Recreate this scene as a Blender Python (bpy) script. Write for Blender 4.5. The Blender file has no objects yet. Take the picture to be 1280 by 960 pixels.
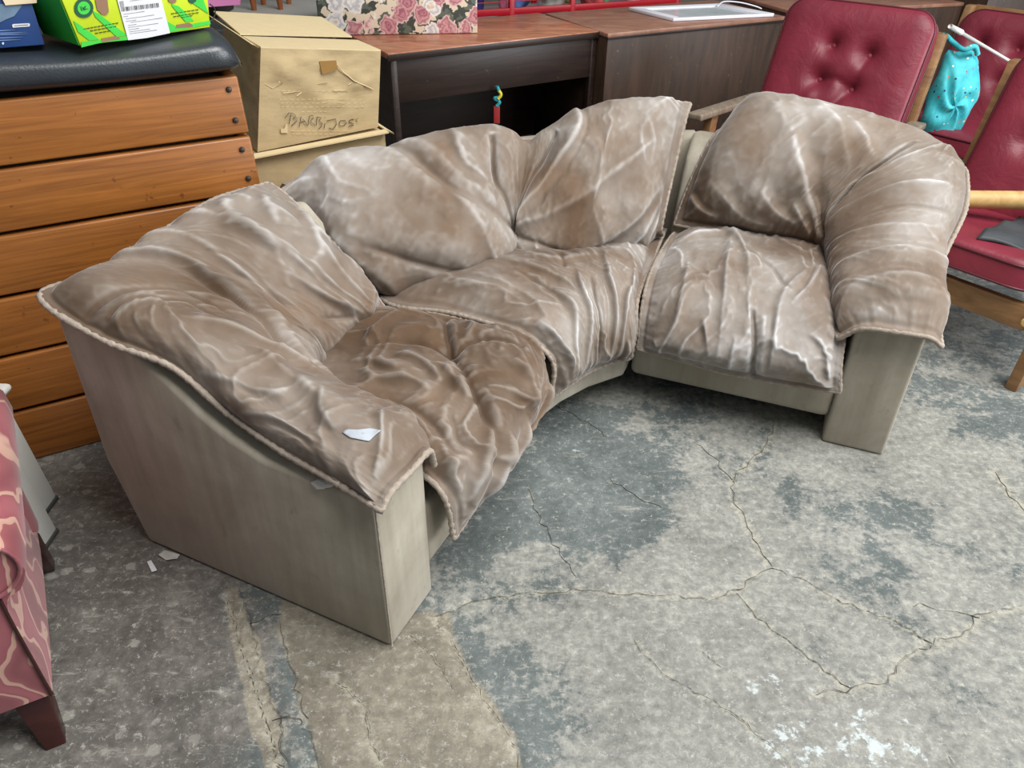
import bpy, bmesh, math, random
import numpy as np
from mathutils import Vector, Matrix
random.seed(7); np.random.seed(7)
C = bpy.context.scene.collection
sc = bpy.context.scene

# ------------------------------------------------------------------ camera
F_PX = 961.0; PITCH = math.radians(34.9); ROLL = math.radians(0.9); CAM_H = 1.6
_c, _s = math.cos(ROLL), math.sin(ROLL)
FW = np.array([0, math.cos(PITCH), -math.sin(PITCH)])
_up = np.array([0, math.sin(PITCH), math.cos(PITCH)])
RT = _c*np.array([1., 0, 0]) + _s*_up
UP = -_s*np.array([1., 0, 0]) + _c*_up
cam_d = bpy.data.cameras.new('camera'); cam = bpy.data.objects.new('camera', cam_d); C.objects.link(cam)
cam_d.sensor_fit = 'HORIZONTAL'; cam_d.sensor_width = 36.0; cam_d.lens = F_PX/1280*36.0
cam_d.clip_start = 0.02; cam_d.clip_end = 200
cam.matrix_world = Matrix(((RT[0], UP[0], -FW[0], 0), (RT[1], UP[1], -FW[1], 0), (RT[2], UP[2], -FW[2], CAM_H), (0, 0, 0, 1)))
sc.camera = cam

# ------------------------------------------------------------------ light
W = bpy.data.worlds.new('overcast'); sc.world = W; W.use_nodes = True
bg = W.node_tree.nodes['Background']; bg.inputs[0].default_value = (0.90, 0.96, 1.0, 1); bg.inputs[1].default_value = 0.22
def area(name, loc, target, sx, sy, power, col=(1, 1, 1)):
    d = bpy.data.lights.new(name, 'AREA'); d.shape = 'RECTANGLE'; d.size = sx; d.size_y = sy; d.energy = power; d.color = col
    o = bpy.data.objects.new(name, d); C.objects.link(o); o.location = loc
    o.rotation_euler = (Vector(target)-Vector(loc)).to_track_quat('-Z', 'Y').to_euler(); return o
area('roof_skylight', (1.7, 1.0, 4.4), (0.6, 1.7, 0), 3.0, 3.0, 245, (1.0, 0.985, 0.96))
area('hall_doorway', (6.2, 0.6, 2.2), (0.3, 1.9, 0.3), 3.2, 3.2, 260, (0.93, 0.97, 1.0))
vs = sc.view_settings; vs.view_transform = 'Standard'; vs.look = 'None'; vs.gamma = 1.0; vs.use_curve_mapping = False; vs.exposure = 0.35

# ------------------------------------------------------------------ geometry helpers
def ray(x, y): return FW*F_PX + RT*(x-640) - UP*(y-480)
O = np.array([0, 0, CAM_H])
def atz(x, y, z=0.0): d = ray(x, y); return O + d*((z-CAM_H)/d[2])      # point of height z seen at a photo pixel
def aty(x, y, Y): d = ray(x, y); return O + d*(Y/d[1])                  # point at distance Y seen at a photo pixel
def onpl(x, y, P, n): d = ray(x, y); P = np.asarray(P, float); n = np.asarray(n, float); return O + d*(((P-O)@n)/(d@n))
def proj(p):
    v = np.asarray(p, float)-O; k = F_PX/(v@FW); return np.stack([640+k*(v@RT), 480-k*(v@UP)], -1)

def link(name, me, m=None, parent=None, smooth=True):
    o = bpy.data.objects.new(name, me); C.objects.link(o)
    if m is not None: me.materials.append(m)
    if smooth:
        me.polygons.foreach_set('use_smooth', [True]*len(me.polygons))
    if parent is not None: attach(o, parent)
    return o
def attach(o, parent):
    o.parent = parent
    M = Matrix.Identity(4); q = parent
    chain = []
    while q is not None: chain.append(q); q = q.parent
    for q in reversed(chain): M = M @ q.matrix_parent_inverse @ q.matrix_basis
    o.matrix_parent_inverse = M.inverted()
def thing(name, label, cat, loc=(0, 0, 0), group=None):
    o = bpy.data.objects.new(name, None); C.objects.link(o); o.location = loc; o.empty_display_size = .1
    return tag(o, label, cat, group)
def tag(o, label=None, cat=None, group=None, kind=None):
    if label: o['label'] = label
    if cat: o['category'] = cat
    if group: o['group'] = group
    if kind: o['kind'] = kind
    return o
def mesh(name, verts, faces):
    me = bpy.data.meshes.new(name); me.from_pydata([tuple(map(float, v)) for v in verts], [], [tuple(f) for f in faces]); me.update(); return me
def from_bm(name, bm):
    bmesh.ops.recalc_face_normals(bm, faces=bm.faces[:])
    me = bpy.data.meshes.new(name); bm.to_mesh(me); bm.free(); return me
def shade(o, ang=35):
    me = o.data
    me.polygons.foreach_set('use_smooth', [True]*len(me.polygons))
    try: me.set_sharp_from_angle(angle=math.radians(ang))
    except Exception: pass
    return o
def hexa(name, pts8, m, parent=None, bev=0.004, seg=2):
    """box from 8 corners: bottom loop 0-3, top loop 4-7"""
    bm = bmesh.new(); v = [bm.verts.new(tuple(map(float, p))) for p in pts8]
    for f in ((3, 2, 1, 0), (4, 5, 6, 7), (0, 1, 5, 4), (1, 2, 6, 5), (2, 3, 7, 6), (3, 0, 4, 7)): bm.faces.new([v[i] for i in f])
    if bev: bmesh.ops.bevel(bm, geom=bm.edges[:], offset=bev, segments=seg, affect='EDGES', profile=0.5)
    return shade(link(name, from_bm(name, bm), m, parent))
def frame_box(name, o, ux, uy, uz, rng, m, parent=None, bev=0.004, seg=2):
    (x0, x1), (y0, y1), (z0, z1) = rng; o = np.asarray(o, float)
    q = [o+ux*a+uy*b+uz*c for c in (z0, z1) for a, b in ((x0, y0), (x1, y0), (x1, y1), (x0, y1))]
    return hexa(name, q, m, parent, bev, seg)
def prism(name, poly, depth_vec, m, parent=None, bev=0.01, seg=3):
    """polygon (3D points) pushed along a vector"""
    bm = bmesh.new(); d = np.asarray(depth_vec, float)
    a = [bm.verts.new(tuple(map(float, p))) for p in poly]; b = [bm.verts.new(tuple(map(float, np.asarray(p)+d))) for p in poly]
    n = len(poly); bm.faces.new(a); bm.faces.new(b[::-1])
    for i in range(n): bm.faces.new((a[i], a[(i+1) % n], b[(i+1) % n], b[i]))
    bmesh.ops.recalc_face_normals(bm, faces=bm.faces[:])
    if bev:
        bm.edges.ensure_lookup_table()
        ed = [e for e in bm.edges if e.calc_face_angle(0) > 0.45]
        bmesh.ops.bevel(bm, geom=ed, offset=bev, segments=seg, affect='EDGES', profile=0.5)
    return shade(link(name, from_bm(name, bm), m, parent))
def resample(pts, n, closed=False):
    p = np.asarray(pts, float)
    if closed: p = np.vstack([p, p[:1]])
    L = np.r_[0, np.cumsum(np.linalg.norm(np.diff(p, axis=0), axis=1))]
    t = np.linspace(0, L[-1], n, endpoint=not closed)
    return np.stack([np.interp(t, L, p[:, k]) for k in range(p.shape[1])], 1)
def smoothline(pts, n):
    p = np.asarray(pts, float); return cr_rows(p[:, None, :], n)[:, 0, :]
def tube_mesh(name, pts, r, sides=8, closed=False, radii=None):
    p = np.asarray(pts, float); n = len(p)
    tg = (np.roll(p, -1, 0)-np.roll(p, 1, 0)) if closed else np.gradient(p, axis=0)
    tg /= np.linalg.norm(tg, axis=1)[:, None]+1e-12
    ref = np.array([0, 0, 1.0]); N = np.zeros_like(p); prev = None
    for i in range(n):
        if prev is None:
            a = np.cross(tg[i], ref)
            if np.linalg.norm(a) < 1e-3: a = np.cross(tg[i], [1, 0, 0])
        else: a = prev-tg[i]*(prev@tg[i])
        a = a/(np.linalg.norm(a)+1e-12); N[i] = a; prev = a
    Bn = np.cross(tg, N); ang = np.linspace(0, 2*math.pi, sides, endpoint=False)
    rr = np.full(n, r) if radii is None else np.asarray(radii)
    V = (p[:, None, :] + rr[:, None, None]*(np.cos(ang)[None, :, None]*N[:, None, :]+np.sin(ang)[None, :, None]*Bn[:, None, :])).reshape(-1, 3)
    Fc = []
    for i in range(n if closed else n-1):
        j = (i+1) % n
        for k in range(sides):
            l = (k+1) % sides; Fc.append((i*sides+k, j*sides+k, j*sides+l, i*sides+l))
    if not closed: Fc.append(tuple(range(sides))[::-1]); Fc.append(tuple((n-1)*sides+k for k in range(sides)))
    return mesh(name, V, Fc)
def tube(name, pts, r, m, parent=None, sides=8, closed=False, radii=None):
    return link(name, tube_mesh(name, pts, r, sides, closed, radii), m, parent)
def lathe(name, prof, center, axis, m, parent=None, sides=20):
    axis = np.asarray(axis, float); axis /= np.linalg.norm(axis)
    a = np.cross(axis, [0, 0, 1.0]); a = np.array([1., 0, 0]) if np.linalg.norm(a) < 1e-3 else a/np.linalg.norm(a)
    b = np.cross(axis, a); V = []; Fc = []
    for r, h in prof:
        for k in range(sides):
            t = 2*math.pi*k/sides; V.append(np.asarray(center)+axis*h+(a*math.cos(t)+b*math.sin(t))*r)
    for i in range(len(prof)-1):
        for k in range(sides):
            l = (k+1) % sides; Fc.append((i*sides+k, i*sides+l, (i+1)*sides+l, (i+1)*sides+k))
    Fc.append(tuple(range(sides))[::-1]); Fc.append(tuple((len(prof)-1)*sides+k for k in range(sides)))
    return shade(link(name, mesh(name, V, Fc), m, parent))
def cr_rows(G, n):
    """Catmull-Rom along axis 0"""
    G = np.asarray(G, float); R = G.shape[0]
    P = np.concatenate([2*G[:1]-G[1:2], G, 2*G[-1:]-G[-2:-1]], 0)
    t = np.linspace(0, R-1, n); i = np.clip(t.astype(int), 0, R-2); f = (t-i)[:, None, None]
    p0, p1, p2, p3 = P[i], P[i+1], P[i+2], P[i+3]
    return 0.5*((2*p1)+(p2-p0)*f+(2*p0-5*p1+4*p2-p3)*f**2+(3*p1-p0-3*p2+p3)*f**3)
def vnoise(x, y, seed=0):
    rs = np.random.RandomState(seed); T = rs.rand(64, 64)
    xi = np.floor(x).astype(int); yi = np.floor(y).astype(int); fx = x-xi; fy = y-yi
    fx = fx*fx*(3-2*fx); fy = fy*fy*(3-2*fy)
    g = lambda a, b: T[a % 64, b % 64]
    return (g(xi, yi)*(1-fx)+g(xi+1, yi)*fx)*(1-fy)+(g(xi, yi+1)*(1-fx)+g(xi+1, yi+1)*fx)*fy
def fbm(x, y, o=4, seed=0):
    s = 0; a = .5
    for k in range(o): s = s+a*vnoise(x*2**k+k*7.3, y*2**k-k*3.1, seed+k); a *= .5
    return s
def pdist(X, Y, poly):
    """distance, signed side and 0..1 station along a 2D polyline"""
    poly = np.asarray(poly, float); seg = np.linalg.norm(np.diff(poly, axis=0), axis=1); L = np.r_[0, np.cumsum(seg)]
    bd = np.full(X.shape, 1e9); bs = np.zeros(X.shape); bt = np.zeros(X.shape)
    for i in range(len(poly)-1):
        ax, ay = poly[i]; dx, dy = poly[i+1]-poly[i]; l2 = dx*dx+dy*dy+1e-12
        t = np.clip(((X-ax)*dx+(Y-ay)*dy)/l2, 0, 1); ex = X-ax-t*dx; ey = Y-ay-t*dy
        d = np.hypot(ex, ey); sgn = np.sign(dx*ey-dy*ex); k = d < bd
        bd = np.where(k, d, bd); bs = np.where(k, sgn, bs); bt = np.where(k, (L[i]+t*seg[i])/L[-1], bt)
    return bd, bs, bt

# ------------------------------------------------------------------ material helpers
def newmat(name):
    m = bpy.data.materials.new(name); m.use_nodes = True; nt = m.node_tree; return m, nt, nt.nodes['Principled BSDF']
class N:
    """small node-building helper"""
    def __init__(s, nt): s.nt = nt; s._co = {}
    def node(s, t, **k):
        n = s.nt.nodes.new(t)
        for a, v in k.items():
            if isinstance(v, (int, float, str, bool, tuple)) and hasattr(n, a): setattr(n, a, v)
        return n
    def plug(s, sock, v):
        if hasattr(v, 'is_output'): s.nt.links.new(v, sock)
        else: sock.default_value = v
    def coord(s, kind='Object', scale=(1, 1, 1), rot=(0, 0, 0), loc=(0, 0, 0)):
        if 't' not in s._co: s._co['t'] = s.node('ShaderNodeTexCoord')
        mp = s.node('ShaderNodeMapping'); s.nt.links.new(s._co['t'].outputs[kind], mp.inputs[0])
        mp.inputs['Scale'].default_value = scale; mp.inputs['Rotation'].default_value = rot; mp.inputs['Location'].default_value = loc
        return mp.outputs[0]
    def noise(s, vec, scale=5, detail=4, rough=.55, dist=0.0):
        n = s.node('ShaderNodeTexNoise'); s.nt.links.new(vec, n.inputs['Vector']); n.inputs['Scale'].default_value = scale
        n.inputs['Detail'].default_value = detail; n.inputs['Roughness'].default_value = rough; n.inputs['Distortion'].default_value = dist
        return n.outputs['Fac']
    def voro(s, vec, scale=5, feature='F1', out='Distance', rnd=1.0):
        n = s.node('ShaderNodeTexVoronoi', feature=feature); s.nt.links.new(vec, n.inputs['Vector']); n.inputs['Scale'].default_value = scale
        n.inputs['Randomness'].default_value = rnd; return n.outputs[out]
    def ramp(s, fac, stops, interp='LINEAR'):
        n = s.node('ShaderNodeValToRGB'); s.plug(n.inputs[0], fac); r = n.color_ramp; r.interpolation = interp
        while len(r.elements) > 1: r.elements.remove(r.elements[-1])
        for i, (p, c) in enumerate(stops):
            e = r.elements[0] if i == 0 else r.elements.new(p); e.position = p
            e.color = (c, c, c, 1) if isinstance(c, (int, float)) else (*c, 1)
        return n.outputs[0]
    def math(s, op, a, b=0.0, c=0.0, clamp=False):
        n = s.node('ShaderNodeMath', operation=op); n.use_clamp = clamp
        s.plug(n.inputs[0], a); s.plug(n.inputs[1], b); s.plug(n.inputs[2], c); return n.outputs[0]
    def mix(s, fac, a, b, blend='MIX'):
        n = s.node('ShaderNodeMix', data_type='RGBA', blend_type=blend); s.plug(n.inputs[0], fac)
        s.plug(n.inputs[6], a if hasattr(a, 'is_output') else (*a, 1)); s.plug(n.inputs[7], b if hasattr(b, 'is_output') else (*b, 1)); return n.outputs[2]
    def attr(s, name):
        n = s.node('ShaderNodeAttribute'); n.attribute_name = name; return n.outputs['Fac']
    def sep(s, vec):
        n = s.node('ShaderNodeSeparateXYZ'); s.nt.links.new(vec, n.inputs[0]); return n.outputs
    def bump(s, h, strength=.3, dist=.01, normal=None):
        n = s.node('ShaderNodeBump'); n.inputs['Strength'].default_value = strength; n.inputs['Distance'].default_value = dist
        s.nt.links.new(h, n.inputs['Height'])
        if normal is not None: s.nt.links.new(normal, n.inputs['Normal'])
        return n.outputs[0]
def srgb(r, g, b):
    f = lambda c: (c/255/12.92) if c/255 <= .04045 else ((c/255+.055)/1.055)**2.4
    return (f(r), f(g), f(b))
def plain(name, col, rough=.6, var=.15, scale=6, metal=0.0, bump=0.0, bscale=60, stretch=(1, 1, 1), spec=.5, coat=0.0):
    m, nt, p = newmat(name); n = N(nt); v = n.coord('Object', stretch)
    f = n.noise(v, scale, 5)
    nt.links.new(n.ramp(f, [(.25, tuple(c*(1-var) for c in col)), (.75, tuple(min(1, c*(1+var)) for c in col))]), p.inputs['Base Color'])
    p.inputs['Roughness'].default_value = rough; p.inputs['Metallic'].default_value = metal; p.inputs['Specular IOR Level'].default_value = spec
    p.inputs['Coat Weight'].default_value = coat
    if bump: nt.links.new(n.bump(n.noise(v, bscale, 4), bump, .004), p.inputs['Normal'])
    return m
def wood(name, dark, light, rough=.45, grain=(1.2, 22, 22), rot=(0, 0, 0), bump=.15, extra=None, spec=.5):
    m, nt, p = newmat(name); n = N(nt); v = n.coord('Object', grain, rot)
    a = n.noise(v, 1.6, 6, .6, 1.2); b = n.noise(n.coord('Object', (1, 1, 1)), 2.3, 4)
    c = n.ramp(n.math('ADD', n.math('MULTIPLY', a, .75), n.math('MULTIPLY', b, .25)), [(.3, dark), (.5, tuple((x+y)/2 for x, y in zip(dark, light))), (.68, light)])
    if extra:
        d = n.noise(n.coord('Object', (1, 1, 1), (0, 0, .4)), 26, 3, .7); c = n.mix(n.ramp(d, [(.66, 0.0), (.72, .7)]), c, extra)
    nt.links.new(c, p.inputs['Base Color']); p.inputs['Roughness'].default_value = rough; p.inputs['Specular IOR Level'].default_value = spec
    nt.links.new(n.bump(a, bump, .003), p.inputs['Normal']); return m
#@@MATERIALS
def velvet_mat():
    m, nt, p = newmat('taupe_velvet'); n = N(nt); v = n.coord('Object')
    big = n.noise(v, 3.2, 3, .5, .4); mid = n.noise(n.coord('Object', (1, 1, 1.3), (.3, .2, .6)), 11, 2, .5, .6); fine = n.noise(v, 520, 2, .6)
    w = n.attr('wear')
    f = n.math('ADD', n.math('ADD', w, n.math('MULTIPLY', n.math('SUBTRACT', big, .5), 1.3)), n.math('MULTIPLY', n.math('SUBTRACT', mid, .5), .28), clamp=True)
    c = n.ramp(f, [(0.0, srgb(90, 72, 57)), (.3, srgb(116, 102, 90)), (.6, srgb(143, 134, 125)), (.85, srgb(170, 165, 161)), (1.0, srgb(196, 194, 193))])
    stain = n.noise(n.coord('Object', (1, 1, 1), (0, .4, 1.0), (3, 1, 2)), 3.6, 4, .6, .5)
    c = n.mix(n.ramp(stain, [(.48, 0.0), (.68, .48)]), c, srgb(116, 91, 69))
    c = n.mix(n.math('MULTIPLY', n.math('SUBTRACT', fine, .3), .25), c, srgb(110, 94, 82))
    nt.links.new(c, p.inputs['Base Color']); p.inputs['Roughness'].default_value = .9; p.inputs['Specular IOR Level'].default_value = .08
    p.inputs['Sheen Weight'].default_value = .5; p.inputs['Sheen Roughness'].default_value = .3; p.inputs['Sheen Tint'].default_value = (.93, .93, .96, 1)
    wr = n.noise(n.coord('Object', (1, 1, 1), (.5, .3, .9)), 17, 3, .5, .8)
    b1 = n.bump(wr, .09, .014); nt.links.new(n.bump(fine, .08, .0015, b1), p.inputs['Normal']); return m
def suede_mat():
    m, nt, p = newmat('worn_beige_suede'); n = N(nt); v = n.coord('Object')
    a = n.noise(v, 4, 5, .6, .4); s = n.noise(n.coord('Object', (14, 14, 1.2)), 1.5, 5, .6); fine = n.noise(v, 260, 3)
    f = n.math('ADD', n.math('MULTIPLY', a, .6), n.math('MULTIPLY', s, .4))
    c = n.ramp(f, [(.3, srgb(140, 131, 115)), (.5, srgb(163, 155, 139)), (.72, srgb(188, 181, 168))])
    sp = n.noise(n.coord('Object', (1, 1, .6), (0, 0, .7)), 18, 3, .6); c = n.mix(n.ramp(sp, [(.64, 0.0), (.74, .35)]), c, srgb(112, 98, 80))
    nt.links.new(c, p.inputs['Base Color']); p.inputs['Roughness'].default_value = .75; p.inputs['Specular IOR Level'].default_value = .25
    p.inputs['Sheen Weight'].default_value = .15
    nt.links.new(n.bump(fine, .12, .002, n.bump(a, .15, .02)), p.inputs['Normal']); return m
VELVET = velvet_mat(); SUEDE = suede_mat()
PIPING = plain('taupe_velvet_piping', srgb(158, 146, 134), .8, .22, 60, bump=.5, bscale=190, spec=.15)
UNDER = plain('dark_base_cloth', (.02, .019, .018), .9)
BACKING = plain('pale_cushion_backing', srgb(196, 180, 156), .8, .12, 20)

def concrete_mat():
    m, nt, p = newmat('worn_painted_concrete'); n = N(nt); v = n.coord('Object')
    big = n.noise(n.coord('Object', loc=(1.7, .4, 0)), 1.6, 10, .66, .35); mid = n.noise(n.coord('Object', loc=(4, 2, 0)), 5.5, 9, .68, .3); fine = n.noise(v, 42, 8, .72); grit = n.noise(v, 300, 4, .7)
    tone = n.math('ADD', n.math('MULTIPLY', mid, .55), n.math('MULTIPLY', fine, .45))
    paint = n.ramp(tone, [(.32, srgb(70, 77, 76)), (.5, srgb(98, 105, 104)), (.68, srgb(132, 138, 136))])
    worn = n.ramp(n.math('ADD', n.math('MULTIPLY', fine, .65), n.math('MULTIPLY', mid, .35)), [(.32, srgb(96, 96, 91)), (.5, srgb(132, 132, 126)), (.68, srgb(172, 171, 163))])
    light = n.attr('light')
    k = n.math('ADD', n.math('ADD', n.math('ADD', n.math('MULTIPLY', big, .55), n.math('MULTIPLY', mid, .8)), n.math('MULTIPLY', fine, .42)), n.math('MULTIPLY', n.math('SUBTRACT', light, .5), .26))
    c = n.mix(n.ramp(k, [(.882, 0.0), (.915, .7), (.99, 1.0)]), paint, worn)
    dk = n.math('ADD', n.attr('dark'), n.math('MULTIPLY', n.math('SUBTRACT', mid, .5), 1.0), clamp=True)
    slab = n.ramp(tone, [(.34, srgb(70, 66, 62)), (.5, srgb(98, 94, 89)), (.66, srgb(134, 129, 122))])
    c = n.mix(n.ramp(dk, [(.3, 0.0), (.65, .95)]), c, slab)
    ba = n.math('ADD', n.attr('bare'), n.math('MULTIPLY', n.math('SUBTRACT', mid, .5), 1.0), clamp=True)
    rough = n.ramp(tone, [(.32, srgb(90, 85, 75)), (.5, srgb(126, 120, 107)), (.68, srgb(166, 159, 142))])
    c = n.mix(n.ramp(ba, [(.44, 0.0), (.53, 1.0)]), c, rough)
    fl = n.math('ADD', n.attr('filler'), n.math('MULTIPLY', n.math('SUBTRACT', fine, .5), 2.2), clamp=True)
    c = n.mix(n.ramp(fl, [(.36, 0.0), (.8, .6)]), c, srgb(172, 167, 150))
    bl = n.math('ADD', n.attr('blotch'), n.math('MULTIPLY', n.math('SUBTRACT', n.noise(v, 18, 8, .75, .3), .5), 3.0), clamp=True)
    c = n.mix(n.ramp(bl, [(.66, 0.0), (.8, .75)]), c, srgb(196, 206, 208))
    vd = n.voro(n.coord('Object', (1, 1.25, 1)), 11); vs_ = n.math('ADD', vd, n.math('MULTIPLY', n.math('SUBTRACT', fine, .5), .6))
    c = n.mix(n.math('MULTIPLY', n.ramp(vs_, [(.15, 1.0), (.20, 0.0)]), n.math('MULTIPLY', n.attr('dark'), .6)), c, srgb(160, 158, 150))
    fk = n.noise(v, 48, 7, .9); c = n.mix(n.ramp(fk, [(.555, 0.0), (.60, .6)]), c, srgb(190, 188, 180))
    sk = n.noise(n.coord('Object', (1, 4, 1), (0, 0, .55)), 9, 9, .8, .5); dkn = n.noise(n.coord('Object', loc=(7, 3, 0)), 60, 7, .9); c = n.mix(n.ramp(dkn, [(.56, 0.0), (.62, .5)]), c, srgb(80, 80, 76)); c = n.mix(n.ramp(sk, [(.57, 0.0), (.64, .45)]), c, srgb(176, 173, 164))
    nt.links.new(c, p.inputs['Base Color'])
    nt.links.new(n.ramp(mid, [(.3, .42), (.7, .72)]), p.inputs['Roughness']); p.inputs['Specular IOR Level'].default_value = .35
    h = n.math('ADD', n.math('MULTIPLY', fine, .5), n.math('MULTIPLY', ba, n.math('MULTIPLY', mid, 3.0)))
    nt.links.new(n.bump(grit, .10, .002, n.bump(h, .22, .006)), p.inputs['Normal']); return m
CONCRETE = concrete_mat()
CRACK = plain('crack_shadow_dirt', srgb(78, 72, 62), .95, .35, 90)

# ================================================================== SETTING: floor
CRACKS = [  # traced on the floor: points, ribbon width (m), pale filler width (m)
 ([(541,774),(565,762),(590,751),(630,744),(680,741),(735,735),(760,742),(800,742),(850,746),(895,746),(925,735),(945,716),(965,708),(1000,722),(1040,748),(1085,762),(1120,778),(1165,804)], .0035, .016),
 ([(1165,804),(1200,795),(1225,770),(1250,765),(1280,760)], .003, .03),
 ([(1165,804),(1135,822),(1110,850),(1060,862),(1020,868)], .003, .022),
 ([(925,740),(945,772),(985,800),(1030,838),(1062,862)], .003, .012),
 ([(790,800),(822,832),(850,856),(900,880),(935,905),(975,945),(1000,975)], .004, .012),
 ([(965,708),(950,690),(935,655),(918,630),(914,600),(935,580),(962,552),(968,525)], .002, .022),
 ([(914,600),(895,575),(870,555)], .002, .010),
 ([(1140,755),(1180,760),(1225,772)], .003, .008),
 ([(660,610),(675,650),(705,698),(722,720)], .0018, .006),
 ([(545,780),(565,800),(590,850),(610,880),(640,920),(652,975)], .006, .012),
 ([(510,793),(530,812),(552,835),(568,862)], .005, .006),
 ([(418,850),(445,872),(455,885),(462,920),(475,950)], .005, .022),
 ([(283,745),(292,775),(305,820),(322,870),(338,920),(352,975)], .010, .018),
 ([(300,735),(312,770),(322,815),(335,860),(350,900),(358,960)], .004, .010),
 ([(312,780),(335,772),(352,768)], .002, .008), ([(340,900),(360,895),(380,900),(392,930),(398,965)], .003, .010),
 ([(348,780),(362,820),(372,870),(382,900)], .0025, .008), ([(875,808),(888,822),(902,834)], .006, .012), ([(1185,945),(1198,958)], .006, .01),
 ([(1245,590),(1262,620),(1280,640)], .002, .03), ([(760,600),(790,618),(826,635)], .0012, .004),
 ([(690,505),(730,525),(760,545)], .001, .006),
]
def floor():
    xs = np.unique(np.r_[np.linspace(-9, -1.9, 24), np.arange(-1.9, 2.7, .011), np.linspace(2.7, 10, 24)])
    ys = np.unique(np.r_[np.linspace(-4, .55, 14), np.arange(.55, 3.3, .011), np.linspace(3.3, 12, 30)])
    X, Y = np.meshgrid(xs, ys); Xf, Yf = X.ravel(), Y.ravel()
    A = {k: np.zeros(Xf.shape) for k in ('bare', 'filler', 'blotch', 'dark', 'light')}
    depth = np.zeros(Xf.shape); lines = []
    wob = (fbm(Xf*14, Yf*14, 3, 5)-.45)*.03
    for pts, rw, fw in CRACKS:
        P = np.array([atz(*q)[:2] for q in pts]); lines.append((P, rw)); d, s, t = pdist(Xf, Yf, P)
        A['filler'] = np.maximum(A['filler'], .62*np.exp(-((np.abs(d+wob*.6))/fw)**2))
        depth -= min(rw, .006)*.9*np.exp(-(d/.010)**2)
    def poly(pts, soft):
        P = np.array([atz(*q)[:2] for q in pts]); d, s, t = pdist(Xf, Yf, np.vstack([P, P[:1]]))
        ins = np.zeros(Xf.shape, bool); n = len(P)
        for i in range(n):
            (x1, y1), (x2, y2) = P[i], P[(i+1) % n]
            ins ^= ((y1 > Yf) != (y2 > Yf)) & (Xf < (x2-x1)*(Yf-y1)/(y2-y1+1e-12)+x1)
        return np.clip(.5+np.where(ins, d, -d)/soft*.5+wob*6, 0, 1)
    A['bare'] = np.maximum(poly([(348,740),(560,770),(590,850),(640,920),(660,1000),(400,1000),(392,930),(375,880),(360,820)], .05),
                           poly([(277,735),(296,735),(318,800),(345,900),(362,1000),(335,1000),(300,840)], .025))
    A['dark'] = np.maximum(poly([(-400,1100),(-400,520),(130,530),(330,560),(300,740),(310,800),(330,1100)], .25), .0)
    for (px, py, r, k) in [(1000,930,.16,.9),(1110,900,.12,.8),(1090,925,.14,1.),(955,850,.07,.9),(860,880,.10,.6),(1130,930,.1,.8),(720,560,.06,.8),(780,745,.05,.5),(1060,915,.1,.9),(910,960,.12,.7)]:
        q = atz(px, py); A['blotch'] = np.maximum(A['blotch'], k*.62*np.exp(-(((Xf-q[0])**2+(Yf-q[1])**2)/r**2)))
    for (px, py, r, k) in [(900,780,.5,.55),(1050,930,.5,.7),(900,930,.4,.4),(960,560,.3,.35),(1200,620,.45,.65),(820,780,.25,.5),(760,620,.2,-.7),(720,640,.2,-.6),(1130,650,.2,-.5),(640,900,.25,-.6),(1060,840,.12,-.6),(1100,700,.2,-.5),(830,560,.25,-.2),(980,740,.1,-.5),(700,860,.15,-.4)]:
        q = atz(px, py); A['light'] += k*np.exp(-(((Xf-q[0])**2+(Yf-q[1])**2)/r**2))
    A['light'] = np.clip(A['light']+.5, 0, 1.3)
    ny, nx = X.shape; idx = np.arange(nx*ny).reshape(ny, nx)
    Fc = np.stack([idx[:-1, :-1], idx[:-1, 1:], idx[1:, 1:], idx[1:, :-1]], -1).reshape(-1, 4)
    me = bpy.data.meshes.new('floor'); me.from_pydata(np.stack([Xf, Yf, depth], 1).tolist(), [], Fc.tolist())
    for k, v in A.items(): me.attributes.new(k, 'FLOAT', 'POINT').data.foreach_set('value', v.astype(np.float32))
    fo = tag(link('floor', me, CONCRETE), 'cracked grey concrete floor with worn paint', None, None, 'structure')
    rs = np.random.RandomState(3)
    for P, rw in lines:
        n = max(6, int(np.linalg.norm(np.diff(P, axis=0), axis=1).sum()/.007)); q = resample(P, n)
        tg = np.gradient(q, axis=0); tg /= np.linalg.norm(tg, axis=1)[:, None]; nn = np.stack([-tg[:, 1], tg[:, 0]], 1)
        q = q + nn*(np.interp(np.arange(n), np.arange(0, n+3, 3), rs.randn(len(np.arange(0, n+3, 3))))*.005)[:, None]
        w = rw*np.clip(.55+.55*rs.rand(n)*np.interp(np.linspace(0, 1, n), np.linspace(0, 1, 9), .3+rs.rand(9)*1.1), .25, 2)*np.minimum(1, np.minimum(np.arange(n), np.arange(n)[::-1])/4+.15)*.6
        zz = -min(rw, .006)*.9+.0012
        V = np.vstack([np.c_[q+nn*w[:, None], np.full(n, zz+.0006)], np.c_[q-nn*w[:, None], np.full(n, zz+.0006)], np.c_[q, np.full(n, zz-.002)]])
        Fq = [(i, i+1, 2*n+i+1, 2*n+i) for i in range(n-1)]+[(2*n+i, 2*n+i+1, n+i+1, n+i) for i in range(n-1)]
        link('crack', mesh('crack', V, Fq), CRACK, fo)
    return fo
FLOOR = floor()
# ================================================================== SOFA
AL = np.array([-.282, 1.164, 0]); WL = np.array([.42, .907, 0]); BL = np.array([-.907, .42, 0])
CR_ = np.array([1.203, 1.919, 0]); WR = np.array([.93, -.367, 0]); BR = np.array([.367, .93, 0]); ZV = np.array([0, 0, 1.])
Lw = lambda w, b, z: AL+WL*w+BL*b+ZV*z
Rw = lambda w, b, z: CR_+WR*w+BR*b+ZV*z

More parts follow.
